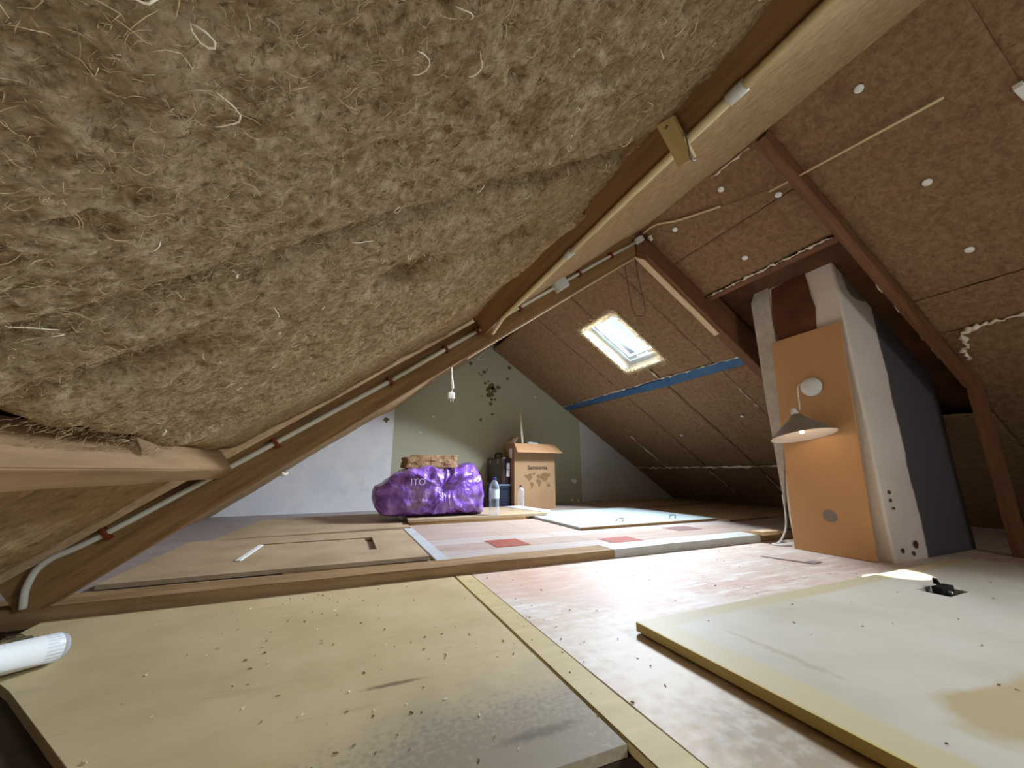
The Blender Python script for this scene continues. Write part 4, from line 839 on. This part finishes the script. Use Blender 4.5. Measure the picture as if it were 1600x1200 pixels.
box('paper_label', (bx0-.001, 4.02, 0.59), (bx0, 4.10, 0.70), LABEL, t, bevel=0); box('paper_label', (bx0-.001, 4.16, 0.60), (bx0, 4.22, 0.70), CHIPE, t, bevel=0)
fix_parent(t); nest(t, 'printed_letters', 'front_side'); nest(t, 'printed_continent', 'front_side'); tag(t, 'open brown cardboard box printed with a world map, against green wall', 'box')
for k, (p_, q, r_, lb) in enumerate((((1.95, 4.10, 0.05), (1.845, 4.02, 1.21), (0.011, 0.007), 'pale stick rising from the cardboard box, tallest and leaning left'), ((1.99, 4.12, 0.05), (1.875, 4.05, 1.08), (0.008, 0.006), 'shorter pale stick in the cardboard box, beside the tallest'))):
    o = tube('stick', [p_, q], r_, STICK, seg=6); tag(o, lb, 'stick')
bm = bmesh.new(); bmesh.ops.create_icosphere(bm, subdivisions=3, radius=0.11)
for v in bm.verts: v.co = Vector((2.06, 4.10, 0.70))+Vector((v.co.x, v.co.y, v.co.z*0.8))*(1+0.6*float(fbm(v.co.x*14, v.co.z*14+v.co.y*9, 3, 4)))
o = bmobj('crumpled_paper', bm, LABEL, smooth=False); tag(o, 'crumpled white paper showing over the cardboard box rim', 'paper')
# case on bin
t = empty('storage_bin', (1.66, 4.25, 0.03))
bm = bmesh.new(); add_box(bm, (1.595, 4.03, 0.0305), (1.738, 4.45, 0.285), 0.008); bmobj('body', bm, NAVY, t)
box('lid', (1.588, 4.02, 0.285), (1.740, 4.455, 0.303), NAVYL, t, bevel=0.004); box('rib', (1.60, 4.022, 0.255), (1.735, 4.03, 0.268), NAVY, t, bevel=0.002)
fix_parent(t); tag(t, 'dark navy plastic bin under the tool case', 'bin')
t = empty('tool_case', (1.68, 4.3, 0.305))
bm = bmesh.new(); add_box(bm, (1.632, 4.05, 0.3035), (1.736, 4.55, 0.60), 0.014); bmobj('shell', bm, CASEM, t)
box('seam', (1.680, 4.044, 0.31), (1.686, 4.05, 0.59), BLACK, t, bevel=0.001)
tube('carry_handle', smoothpath([(1.685, 4.20, 0.598), (1.685, 4.20, 0.635), (1.685, 4.23, 0.65), (1.685, 4.37, 0.65), (1.685, 4.40, 0.635), (1.685, 4.40, 0.598)], 5), 0.011, BLACK, t)
for z in (0.50, 0.42): box('paper_label', (1.69, 4.046, z-0.035), (1.728, 4.0495, z+0.035), LABEL, t, bevel=0)
for y in (4.16, 4.42): box('latch', (1.624, y-.02, 0.53), (1.633, y+.02, 0.58), METAL, t, bevel=0.002)
fix_parent(t); nest(t, 'paper_label', 'shell'); nest(t, 'latch', 'shell'); tag(t, 'dark tool case standing on edge with white labels, left of cardboard box', 'case')
o = box('small_black_box', (1.50, 4.1, 0.0305), (1.585, 4.28, 0.15), BLACK, bevel=0.006); tag(o, 'small black box on floor left of the navy bin', 'box')

# ------------------------------------------------------------------ litter
def litter(name, n, region, material, smin, smax, seed, z=0.001):
    r = np.random.default_rng(seed); V = []; Fc = []
    for _ in range(n):
        x, y, zz = region(r); a = r.uniform(0, 6.28); l, w_ = r.uniform(smin, smax), r.uniform(smin, smax)*0.3; h = r.uniform(0.0008, 0.003); b = len(V)
        for (u, v, k) in ((-1, -1, 0), (1, -.6, 0), (.8, 1, 0), (-.7, .8, 0), (-.8, -.7, 1), (.9, -.5, 1), (.6, .7, 1), (-.6, .6, 1)):
            V.append((x+(u*math.cos(a)*l-v*math.sin(a)*w_)/2, y+(u*math.sin(a)*l+v*math.cos(a)*w_)/2, zz+z+k*h))
        Fc += [(b+4, b+5, b+6, b+7), (b, b+1, b+5, b+4), (b+1, b+2, b+6, b+5), (b+2, b+3, b+7, b+6), (b+3, b, b+4, b+7), (b+3, b+2, b+1, b)]
    o = raw(name, V, Fc, material); tag(o, 'tiny brown wood chips and crumbs scattered over the near boards' if 'chip' in name else 'tiny white foam crumbs scattered over the floor', 'debris', kind='stuff')
reg1 = lambda r: (r.uniform(-0.4, 0.76), r.uniform(0.65, 1.7), 0.0) if r.random() < .7 else (r.uniform(0.85, 2.4), r.uniform(0.35, 0.9), 0.03) if r.random() < .4 else (r.uniform(0.6, 2.3), r.uniform(1.0, 1.7), 0)
litter('wood_chips', 150, reg1, CHIPE, 0.002, 0.010, 1)
reg2 = lambda r: (r.uniform(-0.5, 0.75), r.uniform(0.65, 1.7), 0.0) if r.random() < .4 else (r.uniform(0.8, 2.4), 1.745+r.normal(0, .008), 0.0) if r.random() < .6 else (r.uniform(0.55, 1.5), r.uniform(1.95, 3.15), 0.0305)
litter('foam_crumbs', 160, reg2, FOAM, 0.003, 0.011, 2)
